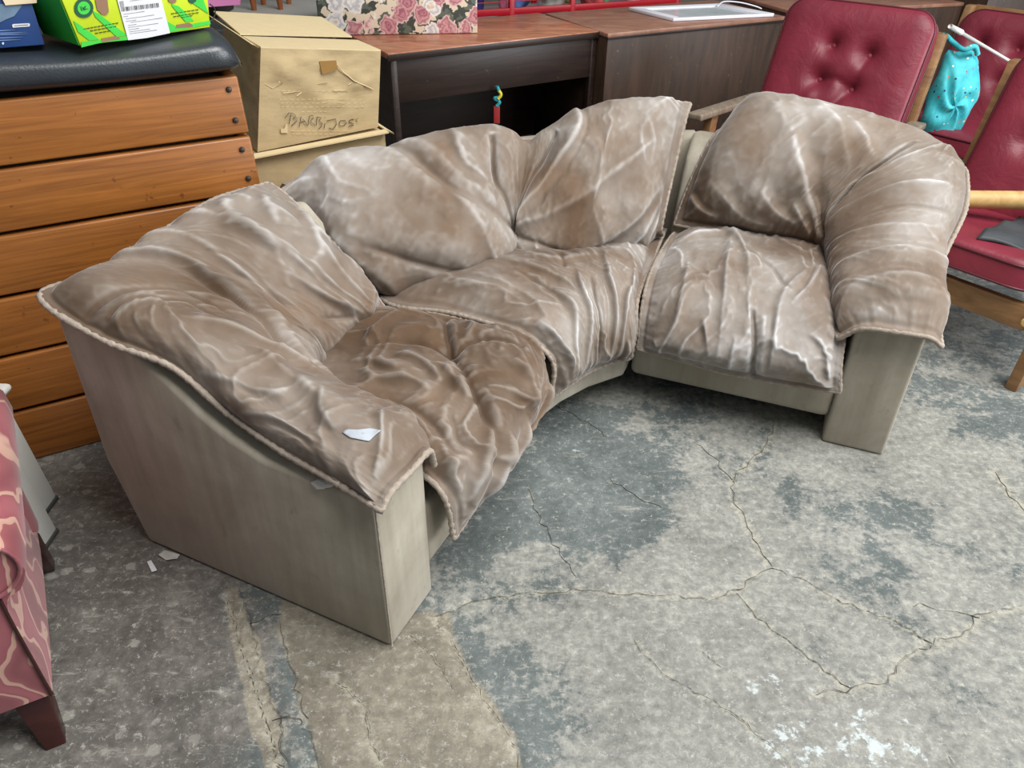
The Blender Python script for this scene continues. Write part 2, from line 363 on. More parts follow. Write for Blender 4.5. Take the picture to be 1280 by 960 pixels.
def sheet(name, ctrl, parent, folds=(), spots=(), T=.05, r=.09, tb=.012, nu=150, nv=150, seed=1, wear0=.5, wr_amp=.004, wr_scale=9, wr_ang=0.5, wr_an=2.5, puff_edges=(1, 1, 1, 1), pipe=.0075, pipe_edges=None, hem=.02, relief=1.0):
    G = np.asarray(ctrl, float)                       # rows (v) x cols (u) x 3
    S = cr_rows(G, nv); S = np.swapaxes(cr_rows(np.swapaxes(S, 0, 1), nu), 0, 1)
    du = np.gradient(S, axis=1); dv = np.gradient(S, axis=0); nn = np.cross(du, dv); nn /= np.linalg.norm(nn, axis=2)[..., None]+1e-12
    if (nn*(np.array([.5, .6, 2.6])-S)).sum(2).mean() < 0: nn = -nn
    for _ in range(8):
        nn[1:-1, 1:-1] = (nn[1:-1, 1:-1]*2+nn[:-2, 1:-1]+nn[2:, 1:-1]+nn[1:-1, :-2]+nn[1:-1, 2:]); nn /= np.linalg.norm(nn, axis=2)[..., None]+1e-12
    LU = np.linalg.norm(du, axis=2).sum(1).mean(); LV = np.linalg.norm(dv, axis=2).sum(0).mean()
    U, V = np.meshgrid(np.linspace(0, LU, nu), np.linspace(0, LV, nv))
    px = proj(S); inf = 9.
    e = np.minimum.reduce([V if puff_edges[0] else V*0+inf, (LU-U) if puff_edges[1] else V*0+inf, (LV-V) if puff_edges[2] else V*0+inf, U if puff_edges[3] else V*0+inf])
    k = np.clip((e-hem)/r, 0, 1); D = T*np.sin(k*math.pi/2)**.9-.004*np.exp(-((e-hem)/.006)**2)
    edge = np.clip(e/(hem+.02), 0, 1)
    def touv(q):
        d = np.hypot(px[..., 0]-q[0], px[..., 1]-q[1]); i = d.argmin(); return U.flat[i], V.flat[i]
    for f in folds:
        pts, amp, wid = f[:3]; asym = f[3] if len(f) > 3 else 0.; tp = f[4] if len(f) > 4 else .25
        P = np.array([touv(q) for q in pts])
        if len(P) > 2: P = smoothline(np.c_[P, P[:, 0]*0], 5*len(P))[:, :2]
        P = P[np.r_[True, np.linalg.norm(np.diff(P, axis=0), axis=1) > 1e-4]]
        if len(P) < 2: continue
        d, s, t = pdist(U, V, P)
        d = d*(1+.5*(fbm(U*18, V*18, 3, seed+11)-.45))
        tap = np.clip(np.minimum(t, 1-t)/tp, 0, 1)**.6 if tp else 1.0
        if tp:  # fade beyond the two ends
            tap = np.where((t <= 0) | (t >= 1), 0, tap)
        vary = .55+.9*vnoise(t*4.3+(pts[0][0]*7+pts[0][1]*13) % 50, t*0+.3, seed+41)
        if wid > .045: g = amp*np.exp(-(d/wid)**2)                       # broad billow
        elif amp < 0: g = amp*1.2*np.exp(-np.sqrt((d/wid)**2+.06)*1.3+.3)*vary   # sharp crease
        else:                                                            # fold: steep on one side, long slope on the other
            sd = s*np.sign(asym) if asym else s*0
            wl = np.where(sd > 0, wid*.75, np.where(sd < 0, wid*2.6, wid*1.5))
            g = amp*vary*1.25*np.exp(-np.sqrt((d/wl)**2+.13)*1.6+.58)
            if asym: g = g-amp*vary*.45*abs(asym)*np.exp(-((d*sd-1.5*wid)/(.8*wid))**2)
        D = D+g*tap*relief*np.clip(edge+.15, 0, 1)
    ca, sa = math.cos(wr_ang), math.sin(wr_ang); a = (U*ca+V*sa); b = (-U*sa+V*ca)
    nz = fbm(a*wr_scale/wr_an+2*fbm(U*5, V*5, 2, seed+3), b*wr_scale+2*fbm(U*5+9, V*5, 2, seed+4), 4, seed)
    rid = 1-np.abs(2*nz/.94-1)
    D = D+wr_amp*((rid**4)*2.2-.6)*edge+.010*(fbm(U*6, V*6, 2, seed+21)-.4)*edge
    pq = np.where(np.minimum(V, LV-V) < np.minimum(U, LU-U), U, V)
    D = D+.006*np.exp(-((e-.035)/.03)**2)*(vnoise(pq*55, pq*0+.5, seed+51)-.5)
    D = D+.0018*((1-np.abs(2*fbm(U*30+a*10, V*30, 3, seed+31)/.88-1))**3-.3)*edge
    for _ in range(1): D[1:-1, 1:-1] = (D[1:-1, 1:-1]*2+D[:-2, 1:-1]+D[2:, 1:-1]+D[1:-1, :-2]+D[1:-1, 2:])/6
    top = S+nn*D[..., None]; bot = S-nn*tb
    w = np.full(U.shape, wear0)
    for (qx, qy, rr, kk) in spots:
        u0, v0 = touv((qx, qy)); w = w+kk*np.exp(-((U-u0)**2+(V-v0)**2)/rr**2)
    lap = (np.roll(D, 3, 0)+np.roll(D, -3, 0)+np.roll(D, 3, 1)+np.roll(D, -3, 1)-4*D); w = w+np.clip(-lap*26, -.0, .34)*edge   # rubbed crests
    idx = np.arange(nu*nv).reshape(nv, nu); n0 = nu*nv
    q = np.stack([idx[:-1, :-1], idx[:-1, 1:], idx[1:, 1:], idx[1:, :-1]], -1).reshape(-1, 4)
    loop = np.r_[idx[0, :-1], idx[:-1, -1], idx[-1, ::-1][:-1], idx[::-1, 0][:-1]]
    side = np.stack([loop, loop+n0, np.roll(loop, -1)+n0, np.roll(loop, -1)], -1)
    Fc = np.vstack([q, q[:, ::-1]+n0, side])
    me = bpy.data.meshes.new(name); me.from_pydata(np.vstack([top.reshape(-1, 3), bot.reshape(-1, 3)]).tolist(), [], Fc.tolist())
    bm = bmesh.new(); bm.from_mesh(me); bmesh.ops.recalc_face_normals(bm, faces=bm.faces[:]); bm.to_mesh(me); bm.free()
    me.attributes.new('wear', 'FLOAT', 'POINT').data.foreach_set('value', np.r_[w.ravel(), w.ravel()].astype(np.float32))
    o = link(name, me, VELVET, parent)
    if pipe:
        B = ((top+bot)*.5)
        segs = {'0': B[0, :], '1': B[:, -1], '2': B[-1, ::-1], '3': B[::-1, 0]}
        if pipe_edges is None:
            ring = np.vstack([segs['0'][:-1], segs['1'][:-1], segs['2'][:-1], segs['3'][:-1]])
            L = np.linalg.norm(np.diff(ring, axis=0), axis=1).sum(); ring = resample(ring, int(L/.006), True)
            rad = pipe*(1+.10*np.sin(np.arange(len(ring))*1.7)+.08*np.random.RandomState(seed).randn(len(ring)))
            tube('piping', ring, pipe, PIPING, o, 8, True, rad)
        else:
            for grp in pipe_edges:
                ln = np.vstack([segs[c][:-1] for c in grp]); L = np.linalg.norm(np.diff(ln, axis=0), axis=1).sum(); ln = resample(ln, int(L/.006))
                tube('piping', ln, pipe, PIPING, o, 8, False, pipe*(1+.1*np.sin(np.arange(len(ln))*1.7)))
    return o
# folds traced on the cushions: points, height (m), width (m), undercut side, end taper; then greyer / browner patches, browner towards creases and seat backs
LSF=[([(565,457),(558,425),(555,396)],-.022,.012,0,.05),([(565,457),(600,445),(645,455)],-.016,.012,0,.05),([(565,457),(520,445),(465,450)],-.016,.012,0,.05),
 ([(565,457),(590,515),(600,550),(590,590)],-.018,.013,0,.05),([(560,452),(568,462)],-.02,.022,0,0),
 ([(540,475),(560,492),(582,515)],.016,.016,.5),([(425,515),(500,535),(540,565)],.016,.016,-.6),([(595,500),(602,540),(585,575),(572,625)],.016,.016,.5),
 ([(600,500),(625,503),(650,512)],.012,.013,.5),([(612,545),(600,585),(590,615)],.018,.016,.5),([(642,525),(630,560),(615,590)],.018,.016,.5),([(668,480),(662,515),(648,545)],.016,.016,.5),
 ([(450,495),(510,500),(538,515)],.014,.014,.6),([(490,465),(525,475),(552,500)],.013,.013,.5),([(520,405),(490,420),(455,450)],.012,.014,.5),([(575,400),(590,425),(580,445)],.012,.013,.5),
 ([(545,565),(556,600),(562,655)],.016,.018,.4),([(610,420),(640,430),(668,455)],.012,.016,.5),([(480,520),(530,540),(560,580)],-.012,.012,0),([(555,530),(565,560),(580,572)],-.012,.012,0),
 ([(440,470),(470,475),(500,490)],.010,.012,.5),([(630,470),(645,490),(640,520)],.011,.013,.5)]
LSF+=[([(490,430),(520,425)],.014,.06,0,0),([(620,430),(640,470)],.018,.06,0,0),([(500,490),(530,530)],.014,.05,0,0),([(610,520),(600,580)],.012,.06,0,0)]
LSS=[(480,430,.12,-.2),(600,600,.2,.25),(660,490,.12,.3),(560,640,.1,.3)]
LBF=[([(198,281),(256,284),(313,315),(363,344),(410,369)],.014,.018,.6),([(130,336),(194,336),(241,351),(284,387),(327,430)],.016,.018,.8),
 ([(160,318),(220,312),(280,345),(330,385)],.012,.015,.6),([(306,365),(349,415),(385,451),(421,462)],.016,.018,-.5),([(385,405),(428,401)],-.010,.012),
 ([(363,286),(378,326),(370,344)],.011,.012,.5),([(320,257),(331,304)],.012,.013,.5),([(353,261),(374,304),(399,318)],.014,.014,.5),([(390,262),(415,310),(432,350)],.012,.014,.5),
 ([(97,405),(162,387),(212,383),(256,401),(281,423)],-.016,.010,0),([(126,419),(184,398),(227,401),(270,430)],-.012,.010,0),([(105,425),(150,410),(200,408)],.010,.010,.4),
 ([(212,423),(291,444),(349,473),(399,498)],.014,.018,.5),([(234,351),(256,369),(288,394),(327,430),(363,466),(392,484)],-.034,.016,0,.08),
 ([(260,360),(300,390),(345,440),(380,475)],.016,.018,0),([(240,470),(300,500),(360,520)],.010,.014,.5),([(300,455),(360,500),(420,540)],.010,.016,.5),([(395,515),(405,540),(425,562)],.012,.014,.5),
 ([(470,540),(478,575),(470,605)],.012,.015,.5),([(440,510),(480,530),(515,548)],.010,.014,-.5),([(300,520),(350,545),(400,575)],.010,.013,.5),([(430,330),(445,370),(440,410)],.012,.016,.4),
 ([(340,350),(390,380),(440,400)],.012,.016,.5),([(290,300),(330,330),(350,370)],.011,.014,.5),([(400,440),(420,445),(450,430)],.012,.014,.4),([(250,330),(300,350),(345,395)],-.012,.012),([(270,265),(280,290),(300,310)],.012,.014,.5)]
LBF+=[([(360,300),(420,350),(440,390)],.03,.09,0,0),([(150,380),(230,420),(330,490),(430,550)],.012,.06,0,0),([(390,430),(430,420)],.02,.05,0,0)]
LBS=[(420,330,.12,.15),(340,260,.14,.12),(480,560,.15,.08),(330,540,.2,.08),(150,380,.2,-.1),(270,380,.12,-.25)]
MSF=[([(721,350),(724,400),(717,460)],.014,.014,.6),([(753,327),(760,382),(752,440)],.013,.014,.5),([(690,377),(708,400),(702,460)],.014,.014,.6),([(789,364),(771,391),(762,440)],.014,.013,.6),
 ([(590,355),(653,382),(680,409)],.012,.016,.5),([(620,336),(690,360),(720,380)],.012,.016,.5),([(560,370),(620,375),(660,395)],.010,.014,.5),([(655,335),(700,340),(745,332)],.010,.014,.5),
 ([(780,325),(790,345),(785,375)],.010,.014,.5),([(735,360),(740,400),(735,455)],-.012,.010),([(640,350),(690,380),(700,400)],-.010,.010),([(665,410),(690,430),(700,470)],.012,.014,.5),([(775,420),(770,450)],.012,.012,.5),([(700,330),(705,350)],-.01,.01)]
MSS=[(740,430,.16,.12),(700,400,.12,.08),(560,370,.1,-.2),(820,305,.1,-.3),(640,330,.15,-.35),(720,330,.1,-.2)]
MBF=[([(637,291),(622,255),(612,232),(608,180)],-.030,.013,0,.05),([(637,291),(572,262),(526,222),(470,192)],-.020,.016,0,.05),([(620,275),(575,245),(530,205),(500,190)],.016,.02,0),
 ([(637,291),(670,255),(700,214),(722,172),(722,150)],.020,.018,.7,.1),([(637,291),(655,255),(676,215),(700,178)],-.022,.014,0,.05),([(645,290),(708,262),(776,212),(815,180)],.014,.022,.5,.1),
 ([(681,314),(753,291),(826,232)],.014,.018,.6),([(753,305),(798,280),(828,242)],.013,.014,.6),([(790,300),(815,280),(828,262)],.012,.010,.6),([(409,278),(468,333),(540,342),(630,318)],.014,.02,0),
 ([(450,312),(527,331),(600,325),(640,305)],-.018,.013,0),([(527,232),(581,287),(617,322)],.012,.02,.5),([(640,280),(645,310)],-.03,.02,0,0),([(480,200),(540,260),(590,300)],.014,.03,0),([(637,291),(690,310),(740,310)],-.016,.012,0,.05),
 ([(700,180),(740,190),(790,160)],.008,.02,0),([(380,210),(420,250),(440,300)],.010,.025,0),([(560,180),(570,215),(600,240)],.012,.014,.4),([(690,230),(740,225),(800,190)],-.008,.014)]
MBF+=[([(655,180),(648,240)],-.028,.05,0,0),([(420,230),(480,270),(560,300)],.040,.10,0,.0),([(750,190),(790,240)],.025,.09,0,0),([(450,300),(540,320)],.03,.05,0,0),([(740,285),(800,275)],.02,.05,0,0),([(560,185),(590,200)],.02,.06,0,0)]
MBS=[(450,230,.2,.1),(800,250,.15,-.1),(700,300,.12,-.35),(560,330,.15,-.2),(430,260,.14,.1),(640,240,.1,.1),(740,170,.1,.15)]
RSF=[([(939,395),(943,430),(941,470)],-.026,.010,0,.1),([(913,304),(903,386),(898,447)],.012,.016,.5),([(1005,355),(974,386),(964,457)],.016,.015,.6),([(1025,345),(1005,376),(985,395)],.014,.012,.6),
 ([(836,314),(880,306),(913,309),(928,335)],.010,.014,.5),([(860,340),(850,390),(835,430)],.010,.016,.5),([(925,330),(960,350),(985,380)],-.012,.012),([(880,400),(890,440)],.01,.012,.5),([(920,420),(912,460)],.012,.012,.5),
 ([(1010,420),(1030,440),(1040,480)],.012,.014,.5),([(955,400),(955,440),(950,470)],.014,.014,0),([(870,280),(920,320),(940,380)],.009,.016,.4),([(960,310),(990,330),(1020,335)],.010,.014,.5),([(820,420),(830,440)],.01,.012,.4)]
RSF+=[([(860,430),(900,440)],.012,.06,0,0),([(985,440),(1020,455)],.014,.06,0,0),([(900,340),(970,350)],.012,.1,0,0)]
RSS=[(900,430,.2,.1),(1000,450,.2,.12),(860,280,.12,-.35),(990,320,.12,-.35),(920,290,.12,-.2)]
RBF=[([(1033,308),(1046,279),(1076,238),(1107,212),(1133,197)],-.022,.009,0,.1),([(985,182),(1000,228),(1020,270),(1034,299)],.022,.02,.7,.15),([(1012,240),(1030,280),(1040,305)],-.022,.014,0,.1),
 ([(1046,253),(1090,232),(1117,217),(1190,205)],.007,.016,.5),([(1046,294),(1107,258),(1184,250)],.010,.018,.5),([(1036,325),(1107,305),(1168,300)],.006,.016,.5),([(1046,355),(1107,338),(1168,343)],.009,.018,.5),
 ([(1056,386),(1117,370),(1165,375)],.005,.014,.5),([(1080,290),(1130,275),(1180,280)],-.007,.010),([(1070,325),(1120,320),(1165,322)],-.006,.009),([(1060,370),(1100,358),(1150,360)],-.005,.009),([(1100,225),(1150,210),(1195,220)],-.006,.010),
 ([(1070,395),(1120,390),(1160,395)],-.004,.010),([(960,150),(985,180)],.008,.02,0),([(1045,165),(1080,195),(1095,215)],.012,.018,.5),([(1010,150),(1050,190),(1060,225)],.008,.02,.4),([(890,230),(930,270),(970,285)],.008,.016,.4),([(940,230),(970,265),(1000,285)],.010,.016,.4),
 ([(860,240),(880,262),(900,272)],.010,.010,.6),([(985,250),(1005,280),(1015,295)],.012,.012,.6)]
RBF+=[([(910,200),(960,190)],.03,.12,0,0),([(1120,290),(1110,370)],.015,.09,0,0),([(930,265),(990,280)],.018,.05,0,0),([(1090,160),(1150,200)],.012,.07,0,0)]
RBS=[(930,160,.15,.1),(1140,300,.15,.2),(1130,390,.15,.15),(1010,170,.1,.15),(870,240,.08,-.3),(1060,310,.12,-.2),(950,270,.1,-.2)]
TOPQ = [(0, .485), (.12, .478), (.29, .485), (.38, .515), (.45, .556), (.54, .63), (.64, .685), (.74, .71), (.84, .705)]
# ---------------------------------------------------------------- module with arm, nearest the camera
LM = thing('armed_sofa_module', 'taupe velvet sofa section with low arm, nearest the camera beside the wooden vaulting box', 'sofa', Lw(.41, .4, 0))
prism('arm', [Lw(0, b, z) for b, z in [(0, .0), (.80, .0), (.855, .28)]]+[Lw(0, b, z) for b, z in TOPQ[::-1]], WL*.2, SUEDE, LM, .014)
prism('backrest_shell', [Lw(.2, b, z) for b, z in [(.60, .06), (.80, .03), (.855, .28), (.84, .70), (.76, .72), (.70, .66)]], WL*.615, SUEDE, LM, .02)
prism('seat_base', [Lw(.2, b, z) for b, z in [(.62, .07), (.03, .07), (.005, .10), (.005, .30), (.62, .30)]], WL*.62, SUEDE, LM, .02)
frame_box('plinth_foot', Lw(0, 0, 0), WL, BL, ZV, ((.3, .72), (.1, .55), (0, .07)), UNDER, LM, .004)
tube('seam', np.array([Lw(-.001, -.002, z) for z in np.linspace(.01, .475, 30)]), .0028, PIPING, LM, 6)

L_SEAT = [
 [Lw(w, .60, .36) for w in (.20, .36, .52, .68, .84)],
 [Lw(w, .48, .40) for w in (.20, .36, .52, .68, .845)],
 [Lw(w, .32, .415) for w in (.205, .36, .52, .68, .85)],
 [Lw(w, .16, .415) for w in (.205, .36, .52, .68, .85)],
 [Lw(w, .02, .395) for w in (.21, .36, .52, .69, .86)],
 [Lw(.215, -.045, .33), Lw(.36, -.05, .335), Lw(.52, -.05, .335), Lw(.68, -.045, .335), Lw(.84, -.02, .335)],
 [Lw(.225, -.06, .19), Lw(.37, -.06, .205), Lw(.52, -.06, .22), Lw(.67, -.055, .235), Lw(.81, -.035, .25)],
]
L_STRIP_ST = [  # stations along arm front -> corner -> back end ; each five (w,b,z) from outer hem to inner foot
 [(-.020, -.03, .492), (.02, -.03, .512), (.10, -.035, .515), (.18, -.03, .505), (.225, -.015, .42)],
 [(-.004, .10, .512), (.03, .10, .52), (.11, .09, .525), (.20, .08, .49), (.255, .07, .415)],
 [(.012, .25, .53), (.04, .25, .535), (.13, .23, .54), (.23, .21, .49), (.30, .20, .41)],
 [(.018, .38, .575), (.05, .40, .595), (.15, .37, .575), (.26, .34, .49), (.345, .32, .405)],
 [(.012, .51, .665), (.055, .54, .68), (.17, .48, .61), (.30, .43, .505), (.38, .405, .40)],
 [(-.03, .66, .722), (.06, .65, .72), (.21, .57, .64), (.34, .50, .52), (.405, .445, .40)],
 [(-.015, .84, .775), (.09, .76, .755), (.25, .66, .68), (.38, .545, .53), (.44, .465, .40)],
 [(.14, .85, .76), (.18, .79, .745), (.31, .69, .69), (.44, .565, .535), (.50, .48, .40)],
 [(.31, .85, .775), (.32, .80, .755), (.42, .69, .695), (.53, .57, .535), (.60, .495, .40)],
 [(.53, .85, .80), (.54, .79, .762), (.58, .69, .68), (.65, .57, .525), (.71, .505, .40)],
 [(.765, .85, .775), (.77, .79, .74), (.785, .69, .64), (.81, .58, .50), (.83, .52, .40)],
]
L_STRIP = np.swapaxes(np.array([[Lw(*p) for p in st] for st in L_STRIP_ST]), 0, 1)
sheet('seat_cushion', L_SEAT, LM, LSF, LSS, T=.05, r=.12, seed=3, wear0=.12, nu=190, nv=210, wr_amp=.0065, wr_scale=9, wr_ang=.2, wr_an=1.6)
sheet('arm_and_back_cushion', L_STRIP, LM, LBF, LBS, T=.05, r=.11, seed=5, wear0=.36, nu=360, nv=180, wr_amp=.0055, wr_scale=8, wr_ang=1.45, wr_an=2.6)

# ---------------------------------------------------------------- corner module
MM = thing('corner_sofa_module', 'taupe velvet corner wedge of the sofa, without arms, wide back behind a narrow seat', 'sofa', (0.05, 2.45, 0))
mback = np.array([(-.70, 2.36), (-.58, 2.50), (-.40, 2.64), (-.05, 2.83), (.32, 2.95), (.705, 2.985)])
mb = smoothline(np.c_[mback, mback[:, 0]*0], 40)[:, :2]
def wall_strip(name, line, off, z0, z1, m, parent, lean=0.0, bev=.02):
    tg = np.gradient(line, axis=0); tg /= np.linalg.norm(tg, axis=1)[:, None]; nr = np.stack([-tg[:, 1], tg[:, 0]], 1); n = len(line)
    bm = bmesh.new(); rings = []
    for i in range(n):
        a = line[i]; b = line[i]+nr[i]*off
        pr = [(a, z0), (b, z0), (b+nr[i]*lean, z1-bev), (b+nr[i]*(lean-bev), z1), (a+nr[i]*(lean+bev), z1), (a+nr[i]*lean, z1-bev)]
        rings.append([bm.verts.new((float(q[0]), float(q[1]), float(z))) for q, z in pr])
    for i in range(n-1):
        for k in range(6): bm.faces.new((rings[i][k], rings[i+1][k], rings[i+1][(k+1) % 6], rings[i][(k+1) % 6]))
    bm.faces.new(rings[0][::-1]); bm.faces.new(rings[-1])
    return shade(link(name, from_bm(name, bm), m, parent), 50)
wall_strip('backrest_shell', mb, .09, .08, .70, SUEDE, MM)
def mpoly(z): return [np.array([x, y, z]) for x, y in [(.085, 1.945), (.16, 2.04), (.26, 2.13), (.385, 2.205), (.665, 2.93), (.32, 2.86), (-.05, 2.74), (-.40, 2.56), (-.56, 2.42), (-.62, 2.30)]]
prism('seat_base', mpoly(.10), ZV*.20, SUEDE, MM, .015)
prism('plinth_foot', [np.array([x, y, 0.]) for x, y in [(.1, 2.3), (.3, 2.4), (.4, 2.75), (-.3, 2.5)]], ZV*.1, UNDER, MM, 0)
M_SEAT = [
 [np.array(p) for p in [(-.52, 2.40, .36), (-.27, 2.63, .37), (.0, 2.74, .37), (.30, 2.82, .375), (.60, 2.86, .37)]],
 [atz(488, 379, .40)]+[np.array(p) for p in [(-.20, 2.46, .41), (.03, 2.60, .41), (.28, 2.67, .41), (.555, 2.70, .40)]],
 [atz(556, 388, .425)]+[np.array(p) for p in [(-.06, 2.26, .43), (.11, 2.40, .43), (.30, 2.48, .42), (.495, 2.50, .40)]],
 [atz(604, 400, .43)]+[np.array(p) for p in [(.06, 2.13, .435), (.18, 2.25, .43), (.31, 2.32, .42), (.445, 2.35, .40)]],
 [atz(655, 418, .425), np.array((.145, 2.04, .42)), np.array((.225, 2.13, .41)), np.array((.32, 2.20, .40)), np.array((.41, 2.235, .38))],
 [np.array(p) for p in [(.125, 1.925, .34), (.175, 2.00, .335), (.25, 2.08, .325), (.33, 2.13, .32), (.405, 2.165, .31)]],
 [np.array(p) for p in [(.125, 1.93, .20), (.18, 2.00, .195), (.25, 2.08, .195), (.325, 2.13, .20), (.40, 2.165, .20)]],
]
def mcol(top, bot, lean=.05, n=5):
    top = np.array(top); bot = np.array(bot); out = []
    d = np.array([top[0]-bot[0], top[1]-bot[1], 0]); d /= np.linalg.norm(d)
    for k, (f, h, fw_) in enumerate([(1.0, 1.0, 0), (.80, .93, 0), (.55, .66, .015), (.26, .30, .045), (.08, .08, .03), (.0, -.02, -.03)]):
        p = bot+(top-bot)*f; p[2] = bot[2]+(top[2]-bot[2])*h; out.append(p-d*fw_)
    return out
M_BACK = np.swapaxes(np.array([
 mcol((-.755, 2.26, .70), atz(415, 345, .40)),
 mcol((-.66, 2.42, .735), atz(448, 352, .41)),
 mcol((-.46, 2.59, .755), atz(505, 350, .415)),
 mcol((-.24, 2.71, .765), atz(565, 340, .42)),
 mcol((-.09, 2.795, .775), atz(612, 326, .42)),
 mcol((.03, 2.80, .735), atz(640, 315, .42)),
 mcol((.12, 2.855, .745), atz(668, 321, .42)),
 mcol((.24, 2.895, .80), atz(700, 319, .42)),
 mcol((.34, 2.92, .825), atz(738, 310, .42)),
 mcol((.48, 2.935, .84), atz(782, 302, .42)),
 mcol((.645, 2.935, .835), atz(826, 297, .42)),
]), 0, 1)
sheet('seat_cushion', M_SEAT, MM, MSF, MSS, T=.04, r=.09, seed=8, wear0=.5, nu=210, nv=210, wr_amp=.005, wr_scale=9, wr_ang=1.2, wr_an=2.4)
sheet('back_cushion', M_BACK, MM, MBF, MBS, T=.065, r=.12, seed=9, wear0=.46, nu=320, nv=180, wr_amp=.0042, wr_scale=6, wr_ang=.8, wr_an=2.6)

# ---------------------------------------------------------------- right module with arm
RM = thing('armed_sofa_module', 'taupe velvet sofa section with low arm, in front of the red chairs', 'sofa', Rw(-.43, .4, 0))
prism('arm', [Rw(-.19, b, z) for b, z in [(0, .0), (.80, .0), (.855, .28)]]+[Rw(-.19, b, z-.035) for b, z in TOPQ[::-1]], WR*.19, SUEDE, RM, .012)
prism('backrest_shell', [Rw(-.872, b, z) for b, z in [(.60, .06), (.80, .03), (.855, .28), (.84, .71), (.76, .73), (.66, .66), (.56, .40)]], WR*.682, SUEDE, RM, .02)
prism('seat_base', [Rw(-.855, b, z) for b, z in [(.62, .075), (.04, .075), (.012, .10), (.012, .31), (.62, .31)]], WR*.665, SUEDE, RM, .02)
frame_box('plinth_foot', Rw(0, 0, 0), WR, BR, ZV, ((-.75, -.3), (.15, .55), (0, .075)), UNDER, RM, .004)
R_SEAT = [
 [Rw(w, .66, .37) for w in (-.85, -.70, -.54, -.38, -.23)],
 [Rw(w, .52, .41) for w in (-.855, -.70, -.54, -.38, -.23)],
 [Rw(w, .34, .425) for w in (-.855, -.70, -.54, -.38, -.225)],
 [Rw(w, .16, .425) for w in (-.85, -.70, -.54, -.38, -.22)],
 [Rw(w, .03, .40) for w in (-.84, -.69, -.53, -.37, -.215)],
 [Rw(w, -.04, .32) for w in (-.83, -.68, -.52, -.36, -.205)],
 [Rw(-.825, -.055, .235), Rw(-.68, -.055, .225), Rw(-.52, -.055, .215), Rw(-.35, -.055, .222), Rw(-.185, -.055, .235)],
]
R_STRIP_ST = [
 [(.04, -.04, .455), (0.0, -.04, .475), (-.09, -.045, .475), (-.18, -.035, .46), (-.235, -.015, .40)],
 [(.03, .12, .475), (-.01, .11, .505), (-.11, .10, .505), (-.20, .09, .475), (-.27, .09, .41)],
 [(.02, .28, .49), (-.02, .27, .53), (-.12, .25, .53), (-.22, .24, .49), (-.295, .23, .415)],
 [(.045, .42, .565), (-.01, .42, .58), (-.13, .39, .575), (-.24, .37, .51), (-.31, .36, .42)],
 [(.075, .54, .645), (.01, .54, .65), (-.12, .50, .635), (-.26, .46, .54), (-.32, .45, .43)],
 [(.075, .67, .70), (.01, .66, .70), (-.14, .60, .67), (-.28, .53, .55), (-.335, .50, .435)],
 [(.05, .79, .725), (-.04, .76, .73), (-.18, .67, .715), (-.31, .58, .57), (-.36, .525, .435)],
 [(-.10, .85, .735), (-.13, .80, .755), (-.25, .70, .735), (-.36, .60, .58), (-.42, .535, .435)],
 [(-.27, .86, .755), (-.29, .80, .785), (-.36, .70, .745), (-.45, .60, .58), (-.50, .54, .435)],
 [(-.49, .85, .77), (-.49, .79, .815), (-.52, .69, .755), (-.57, .59, .59), (-.60, .54, .435)],
 [(-.66, .84, .77), (-.65, .78, .815), (-.67, .68, .75), (-.70, .59, .59), (-.72, .54, .435)],
 [(-.765, .82, .715), (-.78, .75, .745), (-.81, .67, .675), (-.84, .60, .55), (-.86, .55, .435)],
]
R_STRIP = np.swapaxes(np.array([[Rw(*p) for p in st] for st in R_STRIP_ST]), 0, 1)
sheet('seat_cushion', R_SEAT, RM, RSF, RSS, T=.045, r=.10, seed=13, wear0=.52, nu=210, nv=200, wr_amp=.0055, wr_scale=8, wr_ang=1.5, wr_an=2.2)
sheet('arm_and_back_cushion', R_STRIP, RM, RBF, RBS, T=.065, r=.14, seed=15, wear0=.42, nu=360, nv=180, wr_amp=.0048, wr_scale=7, wr_ang=1.4, wr_an=2.6)
# ================================================================== SETTING: walls
WALLM = plain('grimy_grey_plaster', srgb(120, 116, 110), .9, .25, 1.5, bump=.2, bscale=20)
tag(frame_box('wall_back', (0, 0, 0), np.array([1., 0, 0]), np.array([0, 1., 0]), ZV, ((-5, 8), (9.2, 9.4), (0, 4)), WALLM, None, 0), 'dull grey back wall of the hall', None, None, 'structure')
tag(frame_box('wall_left', (0, 0, 0), np.array([1., 0, 0]), np.array([0, 1., 0]), ZV, ((-4.6, -4.4), (-3, 9.2), (0, 4)), WALLM, None, 0), 'dull grey side wall of the hall', None, None, 'structure')
E1 = np.array([.868, .497, 0]); E2 = np.array([-.497, .868, 0])
def decal(name, pix, P, n, m, parent, lift=.0012, th=.0008):
    n = np.asarray(n, float); n = n/np.linalg.norm(n)
    if n@(O-np.asarray(P)) < 0: n = -n
    q = [onpl(x, y, np.asarray(P)+n*lift, n) for x, y in pix]
    return prism(name, q, n*th, m, parent, 0)
def stroke(name, pix, P, n, m, parent, r=.0015, lift=.001):
    n = np.asarray(n, float); n = n/np.linalg.norm(n)
    if n@(O-np.asarray(P)) < 0: n = -n
    return tube(name, np.array([onpl(x, y, np.asarray(P)+n*lift, n) for x, y in pix]), r, m, parent, 6)
def quadn(a, b, c):
    n = np.cross(np.asarray(b)-a, np.asarray(c)-a); return n/np.linalg.norm(n)

